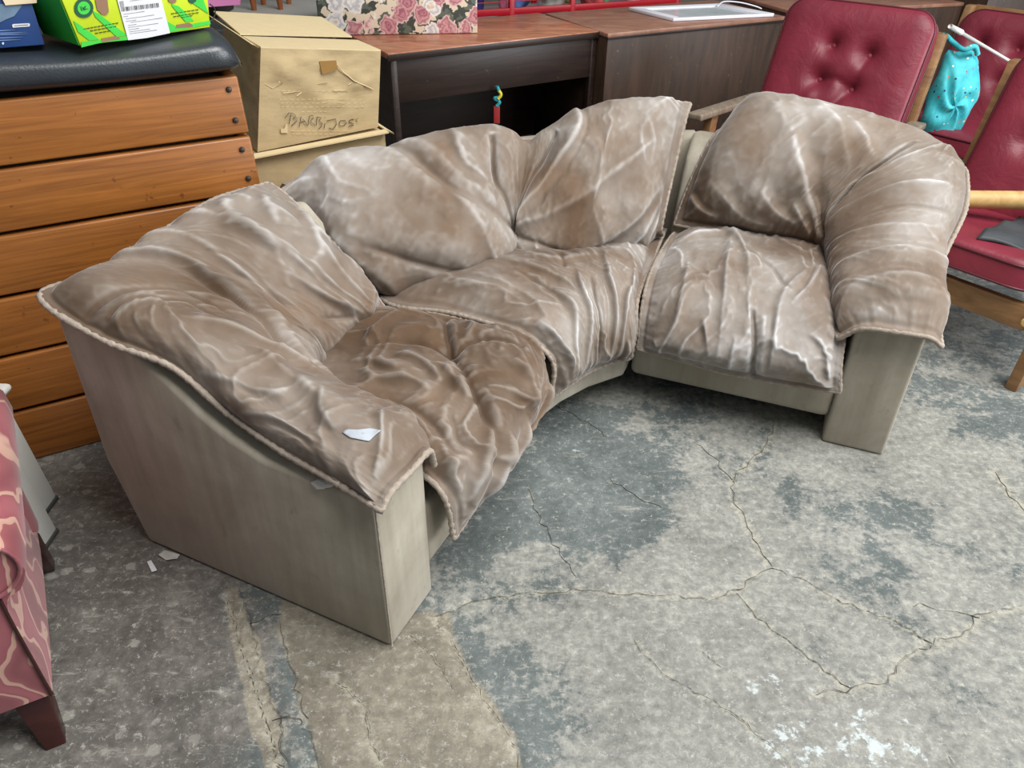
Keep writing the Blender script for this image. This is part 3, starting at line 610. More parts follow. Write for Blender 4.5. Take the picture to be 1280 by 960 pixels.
# ================================================================== vaulting box
BOARD = wood('honey_varnished_board', srgb(112, 64, 24), srgb(164, 103, 45), .36, (1.3, 1.3, 34), (0, 0, 0), .12, srgb(96, 52, 24))
BOLTM = plain('dull_steel_bolt', srgb(84, 78, 74), .45, .2, 40, metal=.7)
GAPM = plain('shadowed_inner_frame', srgb(40, 24, 14), .8)
VINYL = plain('black_vinyl', srgb(40, 46, 52), .38, .2, 9, bump=.22, bscale=150, spec=.9)
VB = thing('vaulting_box', 'tall wooden vaulting box of stacked varnished boards with black padded top', 'vaulting box', E1*(-.2)+E2*2.55)
pd = lambda z: 2.336+.173*z                      # the long face leans back as it rises
def face(a, z, off=0.0): return E1*a+E2*(pd(z)+off)+ZV*z
for i in range(6):
    z0, z1 = i*.173, i*.173+.162
    q = [face(-1.25, z0), face(.472, z0), face(.472, z0, .03), face(-1.25, z0, .03), face(-1.25, z1), face(.472, z1), face(.472, z1, .03), face(-1.25, z1, .03)]
    b = hexa('board', q, BOARD, VB, .006, 3)
    for zz in (.035, .122):
        c = face(.439, z0+zz+.006, -.001); lathe('bolt', [(.0085, -.002), (.0085, .003), (.0065, .0065), (.002, .008)], c, -E2, BOLTM, b, 14)
    q = [face(.440, z0, .031), face(.470, z0, .031), E1*.470+E2*(3.03-.173*z0)+ZV*z0, E1*.440+E2*(3.03-.173*z0)+ZV*z0]
    q += [face(.440, z1, .031), face(.470, z1, .031), E1*.470+E2*(3.03-.173*z1)+ZV*z1, E1*.440+E2*(3.03-.173*z1)+ZV*z1]
    hexa('end_board', q, BOARD, VB, .004, 2)
hexa('inner_frame', [E1*a+E2*d+ZV*z for z, dd in ((.01, .05), (1.02, .05)) for a, d in ((-1.2, pd(z)+dd), (.435, pd(z)+dd), (.435, 3.0-.173*z), (-1.2, 3.0-.173*z))], GAPM, VB, 0)
def pad():
    A = np.linspace(-1.28, .50, 70); n = 40; V = []; Fc = []
    for i, a in enumerate(A):
        u = min(1, (.50-a)/.09, (a+1.28)/.06); k = math.sqrt(max(0.0, 1-(1-u)**2))
        for j in range(n):
            t = 2*math.pi*j/n; c, s = math.cos(t), math.sin(t); sg = lambda v: math.copysign(abs(v)**.55, v)
            hw = .21*(.62+.38*k); hh = .052*(.35+.65*k)
            sag = .012*math.sin(a*5+1)+(.035*(1-k) if a > 0 else 0)
            d = 2.70+hw*sg(c)-.015*math.sin(a*3.2); z = 1.088+hh*sg(s)-sag*(1 if s > 0 else .3)-.018*(1-k)
            V.append(E1*a+E2*d+ZV*z)
    for i in range(len(A)-1):
        for j in range(n): l = (j+1) % n; Fc.append((i*n+j, i*n+l, (i+1)*n+l, (i+1)*n+j))
    Fc.append(tuple(range(n))); Fc.append(tuple((len(A)-1)*n+j for j in range(n))[::-1])
    bm = bmesh.new(); me = mesh('pad_top', V, Fc); bm.from_mesh(me); return link('pad_top', from_bm('pad_top', bm), VINYL, VB)
pad()

# ---- cartons on the pad
ZP = 1.145
BLUE = plain('dark_blue_printed_card', srgb(28, 62, 118), .45, .15, 5); CREAM = plain('cream_card', srgb(226, 206, 172), .7, .06); BGREY = plain('grey_blue_print', srgb(104, 128, 150), .5, .2, 30)
CARD = plain('brown_cardboard', srgb(176, 138, 92), .8, .10, 14, stretch=(1, 1, 6)); CARDIN = plain('brown_cardboard_inside', srgb(140, 108, 84), .85)
LIME = plain('lime_yellow_print', srgb(186, 206, 20), .6, .06, 30); GREEN = plain('bright_green_print', srgb(58, 196, 62), .5, .08, 30); DGREEN = plain('dark_green_print', srgb(12, 78, 52), .5)
PAPER = plain('white_paper', srgb(214, 214, 218), .6, .03); INK = plain('black_ink', srgb(38, 38, 38), .6); GINK = plain('grey_ink', srgb(150, 150, 152), .6); LETTER = plain('pale_blue_ink', srgb(120, 146, 190), .6)
b0 = atz(56, 56, ZP); ub = E1; q = b0-E1*.34
BB = thing('blue_box', 'dark blue printed box on the black pad at the photo\'s left edge', 'box', q+E1*.17+E2*.1)
hexa('carton', [q, b0, b0+E2*.22, q+E2*.22, q+ZV*.135, b0+ZV*.135-E1*.0, b0+E2*.22+ZV*.135, q+E2*.22+ZV*.135], BLUE, BB, .003)
bn = np.array([*(-E2[:2]), 0]); bp = b0
decal('printed_patch', [(-30, 28), (0, 28), (8, 24), (18, 20), (26, 9), (28, 6), (-30, 4)], bp, bn, BGREY, BB)
decal('printed_plate', [(15, 31), (16, 34.5), (37, 33), (37.5, 30), (36, 29), (17, 30)], bp, bn, PAPER, BB)
stroke('printed_line', [(18, 32.3), (35, 31)], bp, bn, INK, BB, .0008, .002)
for y, x1 in ((38, 19), (41, 33), (43, 35), (47, 28), (50, 26)): stroke('printed_line', [(-4, y+.6), (x1, y-.4)], bp, bn, LETTER, BB, .0009)
decal('printed_dot', [(2.2, 54), (3.5, 56), (5, 55), (5, 53), (3.5, 52.5)], bp, bn, PAPER, BB)
fl = [onpl(x, y, bp-E2*.004, bn) for x, y in [(2, -3), (46, -3), (46, 4), (7, 7)]]
prism('folded_flap', fl, -E2*.003+ZV*.001, CREAM, BB, 0)
# open carton behind, brown inside, green rim
c0 = atz(74, 36, ZP); c1 = c0-E1*.10
OC = thing('open_carton', 'open brown carton with a green rim, between the blue and the lime boxes', 'box', (c0+c1)/2+E2*.1)
hexa('carton', [c1+E2*.07, c0+E2*.07, c0+E2*.28, c1+E2*.28, c1+E2*.07+ZV*.10, c0+E2*.07+ZV*.10, c0+E2*.28+ZV*.10, c1+E2*.28+ZV*.10], CARD, OC, .002)
fp = [onpl(x, y, c0+E2*.04, bn) for x, y in [(48, -6), (63, -6), (67, 32), (53, 23)]]
prism('flap', fp, E2*.004, CARDIN, OC, 0)
fp = [onpl(x, y, c0+E2*.038, bn) for x, y in [(62.5, -6), (66, -6), (69, 31), (65.5, 32)]]; prism('rim', fp, E2*.006, GREEN, OC, 0)
# lime and green fruit carton
g0 = atz(101, 58, ZP); g1 = atz(263, 34, ZP); gu = (g1-g0)/np.linalg.norm(g1-g0); gv = np.array([-gu[1], gu[0], 0]); GL = np.linalg.norm(g1-g0)
GC = thing('fruit_carton', 'lime yellow carton with green stripes and a white shipping label', 'box', (g0+g1)/2+gv*.12)
gt = lambda s, d, z: g0+gu*s+gv*d+ZV*z
lean = .012
hexa('carton', [gt(0, 0, 0), gt(GL, 0, 0), gt(GL, .24, 0), gt(0, .24, 0), gt(-.02, -lean, .13), gt(GL+.01, -lean, .13), gt(GL+.01, .25, .13), gt(-.02, .25, .13)], LIME, GC, .003)
gn = quadn(gt(0, 0, 0), gt(GL, 0, 0), gt(0, -lean, .13)); GP = gt(0, 0, 0)
prism('side_print', [gt(-.0015, .004, .002), gt(-.0015, .236, .002), gt(-.0215, .246, .128), gt(-.0215, -.006, .128)], -gu*.001, GREEN, GC, 0)
def gd(name, pix, m, lift=.0015): return decal(name, pix, GP, gn, m, GC, lift)
S8 = lambda pts: [(50+x/5.818, y/5.818) for x, y in pts]
gd('green_stripe', S8([(300, 345), (300, 305), (440, 290), (630, 262), (930, 205), (1235, 150), (1240, 175), (940, 235), (640, 290), (440, 310)]), GREEN, .0014)
gd('green_stripe', S8([(243, 150), (290, 180), (430, 285), (360, 295), (275, 230)]), GREEN)
gd('green_stripe', S8([(385, 80), (420, 95), (600, 230), (630, 255), (560, 268), (500, 215), (400, 120)]), GREEN)
gd('green_stripe', S8([(955, 30), (1010, 45), (1120, 150), (1060, 160), (960, 45)]), GREEN)
gd('green_stripe', S8([(915, 150), (985, 190), (985, 215), (940, 230)]), GREEN)
gd('green_stripe', S8([(1080, -20), (1180, -25), (1225, 100), (1120, 30)]), GREEN)
gd('tray_slot', S8([(448, 305), (448, 280), (545, 262), (575, 268), (580, 285)]), CARDIN, .0022)
gd('tray_slot', S8([(985, 205), (995, 180), (1085, 165), (1110, 180), (1110, 195)]), CARDIN, .0022)
gd('vent_hole', S8([(395, -30), (485, -45), (500, 85), (480, 110), (450, 105), (415, 70)]), CARDIN, .0022)
gd('vent_hole', S8([(925, -30), (985, -30), (992, 10), (965, 25), (935, 12)]), CARDIN, .0022)
def ell(cx, cy, rx, ry, n=22): return [(cx+rx*math.cos(2*math.pi*k/n), cy+ry*math.sin(2*math.pi*k/n)) for k in range(n)]
gd('round_emblem', S8(ell(318, 58, 70, 72)), DGREEN, .0022); gd('emblem_field', S8(ell(318, 58, 46, 48)), GREEN, .0032)
for pts in ([(300, 45), (318, 75), (352, 62), (330, 62), (318, 60)], [(290, 45), (300, 58), (310, 78), (300, 75)], [(335, 40), (318, 52), (310, 68), (330, 55)]): gd('emblem_leaf', S8(pts), DGREEN, .0042)
gd('small_emblem', S8([(1075, -10), (1135, -10), (1135, 8), (1105, 28), (1082, 12)]), DGREEN, .0022)
lab = gd('shipping_label', S8([(553, -30), (865, -75), (945, 240), (780, 275), (640, 292)]), PAPER, .003)
rs = random.Random(4)
for k in range(26):
    x = 590+k*10.6; y = 70-(k*10.6)*.118; w = rs.choice([2, 3, 5, 6]); gd('barcode_bar', S8([(x, y-17), (x+w, y-17.4), (x+w+4, y+13), (x+4, y+13)]), INK, .0042)
gd('label_square', S8([(578, 10), (605, 6), (612, 45), (586, 50)]), GINK, .0042)
for y, xa, xb in ((-6, 640, 800), (14, 655, 770), (104, 606, 760), (122, 606, 640), (140, 625, 830), (158, 625, 700), (170, 660, 890), (190, 640, 700), (205, 640, 860), (222, 645, 720), (238, 650, 800), (252, 655, 850)):
    stroke('label_line', S8([(xa, y+(-0.14)*(xa-600)), (xb, y+(-0.14)*(xb-600))]), GP, gn, GINK, GC, .0007, .0042)
for (xa, ya, xb, yb) in ((315, 212, 575, 165), (365, 225, 560, 190), (400, 243, 520, 222), (955, 100, 1160, 68), (970, 122, 1160, 90), (1030, 128, 1115, 112)):
    n_ = int((xb-xa)/26)
    for k in range(n_):
        f0, f1 = k/n_, (k+.75)/n_; stroke('printed_word', S8([(xa+(xb-xa)*f0, ya+(yb-ya)*f0), (xa+(xb-xa)*f1, ya+(yb-ya)*f1)]), GP, gn, INK, GC, .0011, .0018)
wl = [onpl(x, y, gt(GL, .0, .05), gn) for x, y in [(262, 5), (268, 10), (269, 17), (266, 24), (262, 27)]]
tag(tube('wire_loop', smoothline(wl, 24), .0018, INK, None, 6), 'thin dark wire loop sticking out beside the lime carton', 'wire')

# ================================================================== cardboard boxes
KRAFT = plain('worn_kraft_cardboard', srgb(184, 162, 122), .78, .12, 10, bump=.35, bscale=35, stretch=(1, 1, 2))
KRAFTL = plain('pale_kraft_cardboard', srgb(212, 192, 150), .75, .06, 20, stretch=(1, 4, 1))
frt, frb = aty(476, 64, 3.10), aty(472.5, 159, 3.09); flt, flb = aty(326, 60, 2.88), aty(322, 190, 2.86)
bd = np.array([-.40, .60, 0])*.62
blt = flt+bd+ZV*(.0); brt = frt+bd*.95; blb = flb+bd; brb = frb+bd
KB = thing('marked_cardboard_box', 'worn cardboard box with black handwriting on its side, beside the vaulting box', 'box', (flb+frb+blb+brb)/4)
def crumple():
    bm = bmesh.new(); n = 26
    def grid(a, b, c, d, amp, seed):
        vs_ = []
        nn = np.cross(b-a, d-a); nn /= np.linalg.norm(nn)
        for j in range(n+1):
            for i in range(n+1):
                u, v = i/n, j/n; p = (a*(1-u)+b*u)*(1-v)+(d*(1-u)+c*u)*v
                e = min(1, 6*u, 6*(1-u), 6*v, 6*(1-v)); h = (fbm(np.array(u*5.), np.array(v*5.), 3, seed)-.45)*amp*e*(.4+1.6*v**2)
                vs_.append(bm.verts.new(tuple(p+nn*h)))
        for j in range(n):
            for i in range(n): bm.faces.new((vs_[j*(n+1)+i], vs_[j*(n+1)+i+1], vs_[(j+1)*(n+1)+i+1], vs_[(j+1)*(n+1)+i]))
    grid(flb, frb, frt, flt, .034, 3); grid(blb, flb, flt, blt, .03, 5); grid(frb, brb, brt, frt, .012, 7); grid(brb, blb, blt, brt, .01, 9); grid(blb, brb, frb, flb, .0, 11)
    bmesh.ops.remove_doubles(bm, verts=bm.verts[:], dist=.0008)
    return shade(link('carton', from_bm('carton', bm), KRAFT, KB), 50)
crumple()
kn = quadn(flb, frb, frt)
prism('top_flap', [flt, frt, frt+bd*.47, flt+bd*.47], ZV*.005, KRAFTL, KB, 0)
prism('top_flap', [flt+bd*.52+ZV*.004, frt+bd*.60+ZV*.004, brt+ZV*.03+bd*.35, blt+bd*.25+ZV*.035], ZV*.005, KRAFTL, KB, 0)
prism('side_flap', [flt+np.array([-.004, 0, 0]), blt+np.array([-.004, 0, 0])+bd*.15, blt+bd*.15+np.array([-.03, 0, .03]), flt+np.array([-.02, -.01, .012])], np.array([-.004, 0, 0]), KRAFTL, KB, 0)
S9 = lambda pts: [(330+x/8.533, 80+y/8.533) for x, y in pts]
HW = [[(225, 575), (265, 520), (310, 528), (340, 552), (305, 585), (352, 572), (350, 610), (290, 662)], [(288, 538), (268, 640)],
      [(375, 672), (395, 560), (425, 600), (465, 660)], [(380, 628), (440, 608)], [(470, 655), (482, 558), (520, 548), (525, 580), (492, 610), (545, 655)],
      [(565, 565), (558, 655)], [(562, 565), (612, 572), (585, 605), (618, 628), (610, 670), (582, 692)], [(650, 632), (642, 688)], [(648, 566), (652, 572)],
      [(670, 606), (765, 585), (772, 645), (735, 697), (695, 682)], [(800, 640), (815, 605), (865, 602), (880, 630), (850, 660), (812, 662), (800, 640)], [(958, 588), (912, 600), (905, 620), (950, 635), (955, 652), (900, 667)]]
for st in HW: stroke('handwriting', S9(st), (flb+frb)/2, kn, INK, KB, .0012, .005)
PALE = plain('faded_white_print', srgb(208, 188, 146), .8)
for st in ([(985, 578), (1002, 612)], [(1006, 575), (1012, 598)]): stroke('handwriting', S9(st), (flb+frb)/2, kn, PALE, KB, .0014, .006)
# faded print: digits 2022 and lines of small type
for k, d in enumerate(('2', '0', '2', '2')):
    x = 415+k*29
    st = [(x, 188), (x+10, 180), (x+20, 186), (x+18, 197), (x+2, 215), (x+22, 214)] if d == '2' else [(x+4, 190), (x+12, 180), (x+20, 190), (x+20, 206), (x+12, 216), (x+4, 206), (x+4, 190)]
    stroke('faded_print', S9(st), (flb+frb)/2, kn, PALE, KB, .0009, .006)
stroke('faded_print', S9([(378, 182), (388, 198), (400, 182)]), (flb+frb)/2, kn, PALE, KB, .0009, .006); stroke('faded_print', S9([(388, 198), (388, 215)]), (flb+frb)/2, kn, PALE, KB, .0009, .006)
for y, xa, xb in ((290, 190, 860), (378, 170, 1070), (418, 180, 1080), (458, 190, 1080), (508, 400, 700), (715, 290, 930), (748, 300, 830)):
    x = xa; rr = random.Random(y)
    while x < xb:
        w = rr.uniform(25, 70); stroke('faded_print', S9([(x, y), (min(xb, x+w), y)]), (flb+frb)/2, kn, PALE, KB, .0007, .005); x += w+14
decal('faded_print_block', S9([(180, 735), (180, 690), (215, 690), (240, 640), (250, 640), (252, 735)]), (flb+frb)/2, kn, PALE, KB, .005)
TAPE = plain('shiny_brown_tape', srgb(150, 116, 66), .25, .1)
decal('torn_tape', S9([(590, -30), (770, -40), (785, 60), (720, 80), (620, 110)]), (flb+frb)/2, kn, TAPE, KB, .008)
stroke('crease_line', S9([(770, 0), (850, 90), (960, 180), (1165, 270)]), (flb+frb)/2, kn, KRAFTL, KB, .002, .007)
for st in ([(60, 40), (150, 130), (330, 150)], [(130, 0), (180, 110), (160, 200)], [(0, 210), (90, 260), (200, 200)], [(330, 110), (470, 60), (600, 20)], [(350, 340), (520, 215), (680, 200)], [(900, 220), (960, 190)], [(80, 100), (140, 40), (320, 35)], [(620, 110), (590, 40)], [(200, 310), (420, 290)], [(740, 280), (900, 285)]):
    stroke('crease_line', S9(st), (flb+frb)/2, kn, KRAFTL, KB, .0012, .004)
# box underneath
za = min(flb[2], frb[2])-.012; ll = flb+np.array([-.02, -.03, 0]); rr_ = frb+np.array([.03, -.02, 0])
LB = thing('lower_cardboard_box', 'cardboard box with open flaps underneath the handwritten box', 'box', ((ll+rr_)/2+bd*.5)*np.array([1, 1, 0]))
lo = [np.array([p[0], p[1], 0]) for p in (ll, rr_, rr_+bd, ll+bd)]; hi = [np.array([ll[0], ll[1], flb[2]-.01]), np.array([rr_[0], rr_[1], frb[2]-.012]), np.array([*(rr_+bd)[:2], frb[2]-.012]), np.array([*(ll+bd)[:2], flb[2]-.01])]
hexa('carton', lo+hi, KRAFT, LB, .004)
prism('open_flap', [hi[0]+ZV*.006, hi[1]+ZV*.006, hi[1]+np.array([.02, -.03, .004]), hi[0]+np.array([.01, -.03, .0])], ZV*.005, KRAFTL, LB, 0)
prism('open_flap', [hi[1]+ZV*.006, hi[2]+ZV*.006, hi[2]+np.array([.05, -.02, -.0]), hi[1]+np.array([.04, -.03, .0])], ZV*.005, KRAFTL, LB, 0)

# ================================================================== desk and cabinets
DARKW = wood('dark_stained_desk_wood', srgb(26, 17, 14), srgb(50, 35, 28), .42, (1.5, 1.5, 20), (0, 0, .54), .2, srgb(74, 58, 48))
TOPW = wood('reddish_worn_glare_top', srgb(128, 74, 52), srgb(200, 138, 104), .28, (2.4, 9, 1), (0, 0, -.54), .08, srgb(196, 140, 104))  # worn reddish wood, its colour lightened to hold the pinkish glare
CABW = wood('brown_veneer', srgb(44, 30, 22), srgb(78, 57, 43), .5, (9, 9, 1.4), (0, 0, 0), .1, srgb(110, 88, 70))
TOP2 = wood('worn_brown_cabinet_top', srgb(122, 82, 66), srgb(176, 130, 108), .35, (2.4, 9, 1), (0, 0, -.54), .08)
D1 = np.array([.855, .518, 0]); D2 = np.array([-.42, .907, 0]); ZT = .80
d0 = atz(487, 66, ZT); d1 = atz(747, 38, ZT); dl = np.linalg.norm(d1-d0); d0f = np.array([d0[0], d0[1], 0]); D1 = (d1-d0)/dl; D2 = np.array([-D1[1], D1[0], 0])
DK = thing('writing_desk', 'dark stained wooden desk with a reddish top and open knee space', 'desk', d0f+D1*dl/2+D2*.3)
fb = lambda nm, xr, yr, zr, m, par, bev=.004: frame_box(nm, d0f, D1, D2, ZV, (xr, yr, zr), m, par, bev)
fb('desk_top', (-.015, dl+.0), (-.012, .60), (ZT-.028, ZT), TOPW, DK)
fb('edge_moulding', (-.018, dl+.003), (-.016, -.010), (ZT-.036, ZT-.006), DARKW, DK, .002)
fb('apron', (.03, dl-.03), (.0, .02), (ZT-.235, ZT-.03), DARKW, DK)
for x in (0, dl-.035): fb('leg', (x, x+.035), (0, .045), (0, ZT-.03), DARKW, DK)
for x in (.004, dl-.028): fb('side_panel', (x, x+.022), (.045, .58), (.06, ZT-.03), DARKW, DK)
fb('back_panel', (.03, dl-.03), (.56, .58), (.1, ZT-.03), DARKW, DK)
fb('bottom_shelf', (.03, dl-.03), (.05, .56), (.08, .10), DARKW, DK)
# tag hanging below the apron
KT = thing('key_tag', 'small red tag on a turquoise cord hanging under the desk', 'tag', aty(620, 150, 4.15))
kc = aty(621, 120, 4.12)
REDC = plain('red_card', srgb(150, 44, 44), .5); TURQ = plain('turquoise_cord', srgb(40, 150, 160), .6); YELC = plain('yellow_cord', srgb(220, 200, 60), .6)
tube('cord', smoothline([kc+np.array([.0, 0, .05]), kc+np.array([.02, 0, .0]), kc+np.array([-.012, 0, -.012]), kc+np.array([.014, 0, -.03]), kc+np.array([.0, 0, -.05])], 30), .009, TURQ, KT)
tube('knot', smoothline([kc+np.array([.01, -.01, .03]), kc+np.array([.022, -.01, .01]), kc+np.array([.008, -.01, -.012])], 14), .008, YELC, KT)
frame_box('card', kc, np.array([1., 0, 0]), np.array([0, 1., 0]), ZV, ((-.016, .016), (-.004, .002), (-.14, -.05)), REDC, KT, .002)
c0 = atz(760, 42, ZT); c1 = atz(982, 20.5, ZT); cl = np.linalg.norm(c1-c0); c0f = np.array([c0[0], c0[1], 0]); K1 = (c1-c0)/cl; K2 = np.array([-K1[1], K1[0], 0])
CB = thing('brown_cabinet', 'brown veneered cabinet with a plain back panel, carrying the white picture frame', 'cabinet', c0f+K1*cl/2+K2*.3, 'brown cabinets along the back')
fc = lambda nm, xr, yr, zr, m, par, bev=.004: frame_box(nm, c0f, K1, K2, ZV, (xr, yr, zr), m, par, bev)
fc('body', (.004, cl-.004), (.004, .66), (.04, ZT-.022), CABW, CB); fc('top', (0, cl), (0, .66), (ZT-.022, ZT), TOP2, CB); fc('base', (.03, cl-.03), (.04, .6), (0, .04), DARKW, CB)
fc('edge_strip', (.0, cl), (-.004, .0), (ZT-.03, ZT-.018), DARKW, CB, .001)
e0 = atz(990, 14, ZT); e0f = np.array([e0[0], e0[1], 0]); e1_ = atz(1206, 3, ZT); el = np.linalg.norm((e1_-e0)); Q1 = (e1_-e0)/el; Q2 = np.array([-Q1[1], Q1[0], 0])
CC = thing('brown_cabinet', 'brown veneered cabinet behind the tufted red chair back', 'cabinet', e0f+Q1*el/2+Q2*.3, 'brown cabinets along the back')
fq = lambda nm, xr, yr, zr, m, par, bev=.004: frame_box(nm, e0f, Q1, Q2, ZV, (xr, yr, zr), m, par, bev)
fq('body', (.004, el-.004), (.004, .7), (.04, ZT-.022), CABW, CC); fq('top', (0, el), (-.0, .7), (ZT-.022, ZT), TOP2, CC); fq('base', (.03, el-.03), (.04, .6), (0, .04), DARKW, CC)
CD = thing('brown_cabinet', 'brown cabinet at the photo\'s upper right corner, behind the second red chair', 'cabinet', e0f+Q1*(el+.7)+Q2*.3, 'brown cabinets along the back')
fq('body', (el+.03, el+1.5), (-.15, .6), (.04, ZT+.05), CABW, CD); fq('top', (el+.025, el+1.5), (-.155, .6), (ZT+.05, ZT+.07), TOP2, CD); fq('base', (el+.06, el+1.45), (-.1, .55), (0, .04), DARKW, CD)

# ---- floral box on the desk
def floral():
    m, nt, p = newmat('rose_printed_card'); n = N(nt); v = n.coord('Object')
    wv = n.node('ShaderNodeVectorMath', operation='ADD'); sc_ = n.node('ShaderNodeVectorMath', operation='SCALE'); nz = n.node('ShaderNodeTexNoise')
    nt.links.new(v, nz.inputs['Vector']); nz.inputs['Scale'].default_value = 30; nt.links.new(nz.outputs['Color'], sc_.inputs[0]); sc_.inputs['Scale'].default_value = .06
    nt.links.new(v, wv.inputs[0]); nt.links.new(sc_.outputs[0], wv.inputs[1]); vv = wv.outputs[0]
    d = n.voro(vv, 10.5); cc = n.voro(vv, 10.5, out='Color'); cs = n.sep(cc)
    pink = n.ramp(d, [(0, srgb(120, 58, 76)), (.12, srgb(190, 126, 134)), (.2, srgb(142, 80, 94)), (.3, srgb(206, 150, 150)), (.4, srgb(158, 98, 108)), (.5, srgb(222, 184, 178))])
    white = n.ramp(d, [(0, srgb(190, 150, 110)), (.2, srgb(232, 224, 214)), (.33, srgb(176, 172, 178)), (.46, srgb(228, 218, 210))])
    fcol = n.mix(n.ramp(cs[0], [(.5, 0.0), (.52, 1.0)], 'CONSTANT'), pink, white)
    c2 = n.sep(n.voro(vv, 34, out='Color'))
    leaf = n.ramp(c2[1], [(.0, srgb(62, 66, 60)), (.35, srgb(92, 98, 86)), (.55, srgb(214, 196, 172)), (1.0, srgb(224, 206, 184))], 'CONSTANT')
    c = n.mix(n.ramp(d, [(.50, 0.0), (.56, 1.0)]), fcol, leaf)
    nt.links.new(c, p.inputs['Base Color']); p.inputs['Roughness'].default_value = .5; return m
FLO = floral()
f0 = atz(400, 44, ZT+.004); f1 = atz(597, 41, ZT+.004)
f0[2] = f1[2] = ZT+.002
fu = (f1-f0); flen = np.linalg.norm(fu); fu /= flen; fv = np.array([-fu[1], fu[0], 0])
FB = thing('floral_box', 'storage box printed with pink and white roses on the desk', 'box', (f0+f1)/2+fv*.2)
frame_box('carton', f0, fu, fv, ZV, ((0, flen), (0, .42), (0, .24)), FLO, FB, .006)
frame_box('lid', f0, fu, fv, ZV, ((-.008, flen+.008), (-.008, .428), (.18, .25)), FLO, FB, .004)

# ---- picture frame lying on the cabinet
WH = plain('white_painted_frame', srgb(226, 226, 234), .45, .03); GLS = plain('pale_print_under_glass', srgb(196, 206, 210), .15, .12, 12)
w = [atz(x, y, ZT+.02) for x, y in [(786, 9), (842, 22.5), (968, 16.5), (900, 4)]]
PF = thing('picture_frame', 'white picture frame lying flat on the brown cabinet', 'frame', sum(w)/4)
cen = sum(w)/4
for i in range(4):
    a, b = w[i], w[(i+1) % 4]; ia, ib = a+(cen-a)*.24, b+(cen-b)*.24
    hexa('frame_side', [p-ZV*.018 for p in (a, b, ib, ia)]+[a, b, ib-ZV*.004, ia-ZV*.004], WH, PF, .002)
prism('print', [p+(cen-p)*.22-ZV*.016 for p in w], ZV*.006, GLS, PF, 0)
wr = [aty(x, y, 4.95) for x, y in [(897, 8), (905, 2), (925, 3), (945, 8), (952, 11)]]
tag(tube('hanging_wire', smoothline(wr, 20), .004, WH, None, 6), 'white hanging wire looping above the picture frame', 'wire')

# ---- red wire bin behind the desk, with soft things in it
REDP = plain('red_painted_steel', srgb(176, 16, 34), .4, .1, 20)
RB = thing('red_wire_bin', 'red steel wire bin behind the desk', 'bin', (0.5, 5.9, 0))
ra, rb_ = aty(560, 21, 5.25), aty(850, 0, 5.95); rd = (rb_-ra); rd[2] = 0; rl = np.linalg.norm(rd); rd /= rl; rn = np.array([-rd[1], rd[0], 0]); zr = (ra[2]+rb_[2])/2; rof = np.array([ra[0], ra[1], 0])
fr = lambda nm, xr, yr, zr_, par: frame_box(nm, rof, rd, rn, ZV, (xr, yr, zr_), REDP, par, .003)
for y in (0, .6):
    for z in (.12, zr-.02, zr+.22): fr('rail', (0, rl), (y, y+.025), (z, z+.04), RB)
    for x in (0, .42, .86, rl-.03): fr('post', (x, x+.035), (y-.002, y+.03), (0, zr+.26), RB)
for x in (0, rl-.025): fr('end_rail', (x, x+.025), (.02, .6), (zr-.02, zr+.02), RB); 
fr('bin_floor', (0, rl), (.0, .62), (.10, .12), RB)
for k in range(4): fr('wire', (0, rl), (.008, .013), (zr+.055+k*.05, zr+.060+k*.05), RB)
cols = [(150, 60, 120), (70, 60, 130), (210, 120, 150), (90, 120, 180), (190, 190, 180), (150, 150, 90), (200, 90, 90), (120, 170, 120), (220, 200, 190), (110, 60, 60)]
nm = ['purple', 'dark blue', 'pink', 'pale blue', 'cream', 'olive', 'coral', 'light green', 'off white', 'dark red']
for k in range(10):
    cc_ = rof+rd*(.06+(rl-.12)*(k+.5)/10)+rn*(.14+.16*(k % 2))+ZV*(zr+.04+.02*(k % 3)); bm = bmesh.new(); bmesh.ops.create_icosphere(bm, subdivisions=3, radius=.10)
    for v_ in bm.verts:
        h = 1+.25*math.sin(v_.co.x*40+k)+.2*math.sin(v_.co.y*55+2*k)+.15*math.sin(v_.co.z*48); v_.co = Vector((v_.co.x*.8*h, v_.co.y*.9*h, v_.co.z*.8*h))+Vector(cc_)
    tag(link('cloth_bundle', from_bm('cloth_bundle', bm), plain('bundle_cloth_'+nm[k].replace(' ', '_'), srgb(*cols[k]), .8, .25, 18)), nm[k]+' cloth bundle in the red wire bin', 'cloth', 'bundles in the red wire bin')
    base = rof+rd*(.06+(rl-.12)*(k+.5)/10)+rn*(.14+.16*(k % 2))
frame_box('fill', rof, rd, rn, ZV, ((.04, rl-.04), (.05, .58), (.12, zr-.05)), plain('folded_bedding', srgb(150, 140, 140), .9), RB, .03)
DJ = aty(900, -4, 5.9)

# ---- grey table behind, with a turned wooden stool standing on it and a pink folder
TBG = plain('pale_grey_table_top', srgb(168, 166, 160), .5, .08); STW = wood('orange_turned_wood', srgb(120, 66, 34), srgb(170, 104, 60), .4, (12, 12, 2))
t0 = atz(262, 14, .80); t1 = atz(420, 14, .80)
GT = thing('grey_table', 'pale grey table top far behind the cardboard boxes', 'table', np.array([(t0[0]+t1[0])/2, t0[1]+.4, 0]))
X1 = np.array([1., 0, 0]); Y1 = np.array([0, 1., 0]); tof = np.array([t0[0], t0[1], 0])
frame_box('table_top', tof, X1, Y1, ZV, ((-.9, .75), (-.1, .75), (.77, .80)), TBG, GT)
for x in (-.86, .68):
    for y in (-.05, .68): frame_box('leg', tof, X1, Y1, ZV, ((x, x+.05), (y, y+.05), (0, .77)), TBG, GT)
s0 = atz(318, 13, .80); s1 = atz(351, 12, .80)
SO = thing('wooden_stool', 'orange brown turned wooden stool standing on the grey table', 'stool', (s0+s1)/2+Y1*.1)
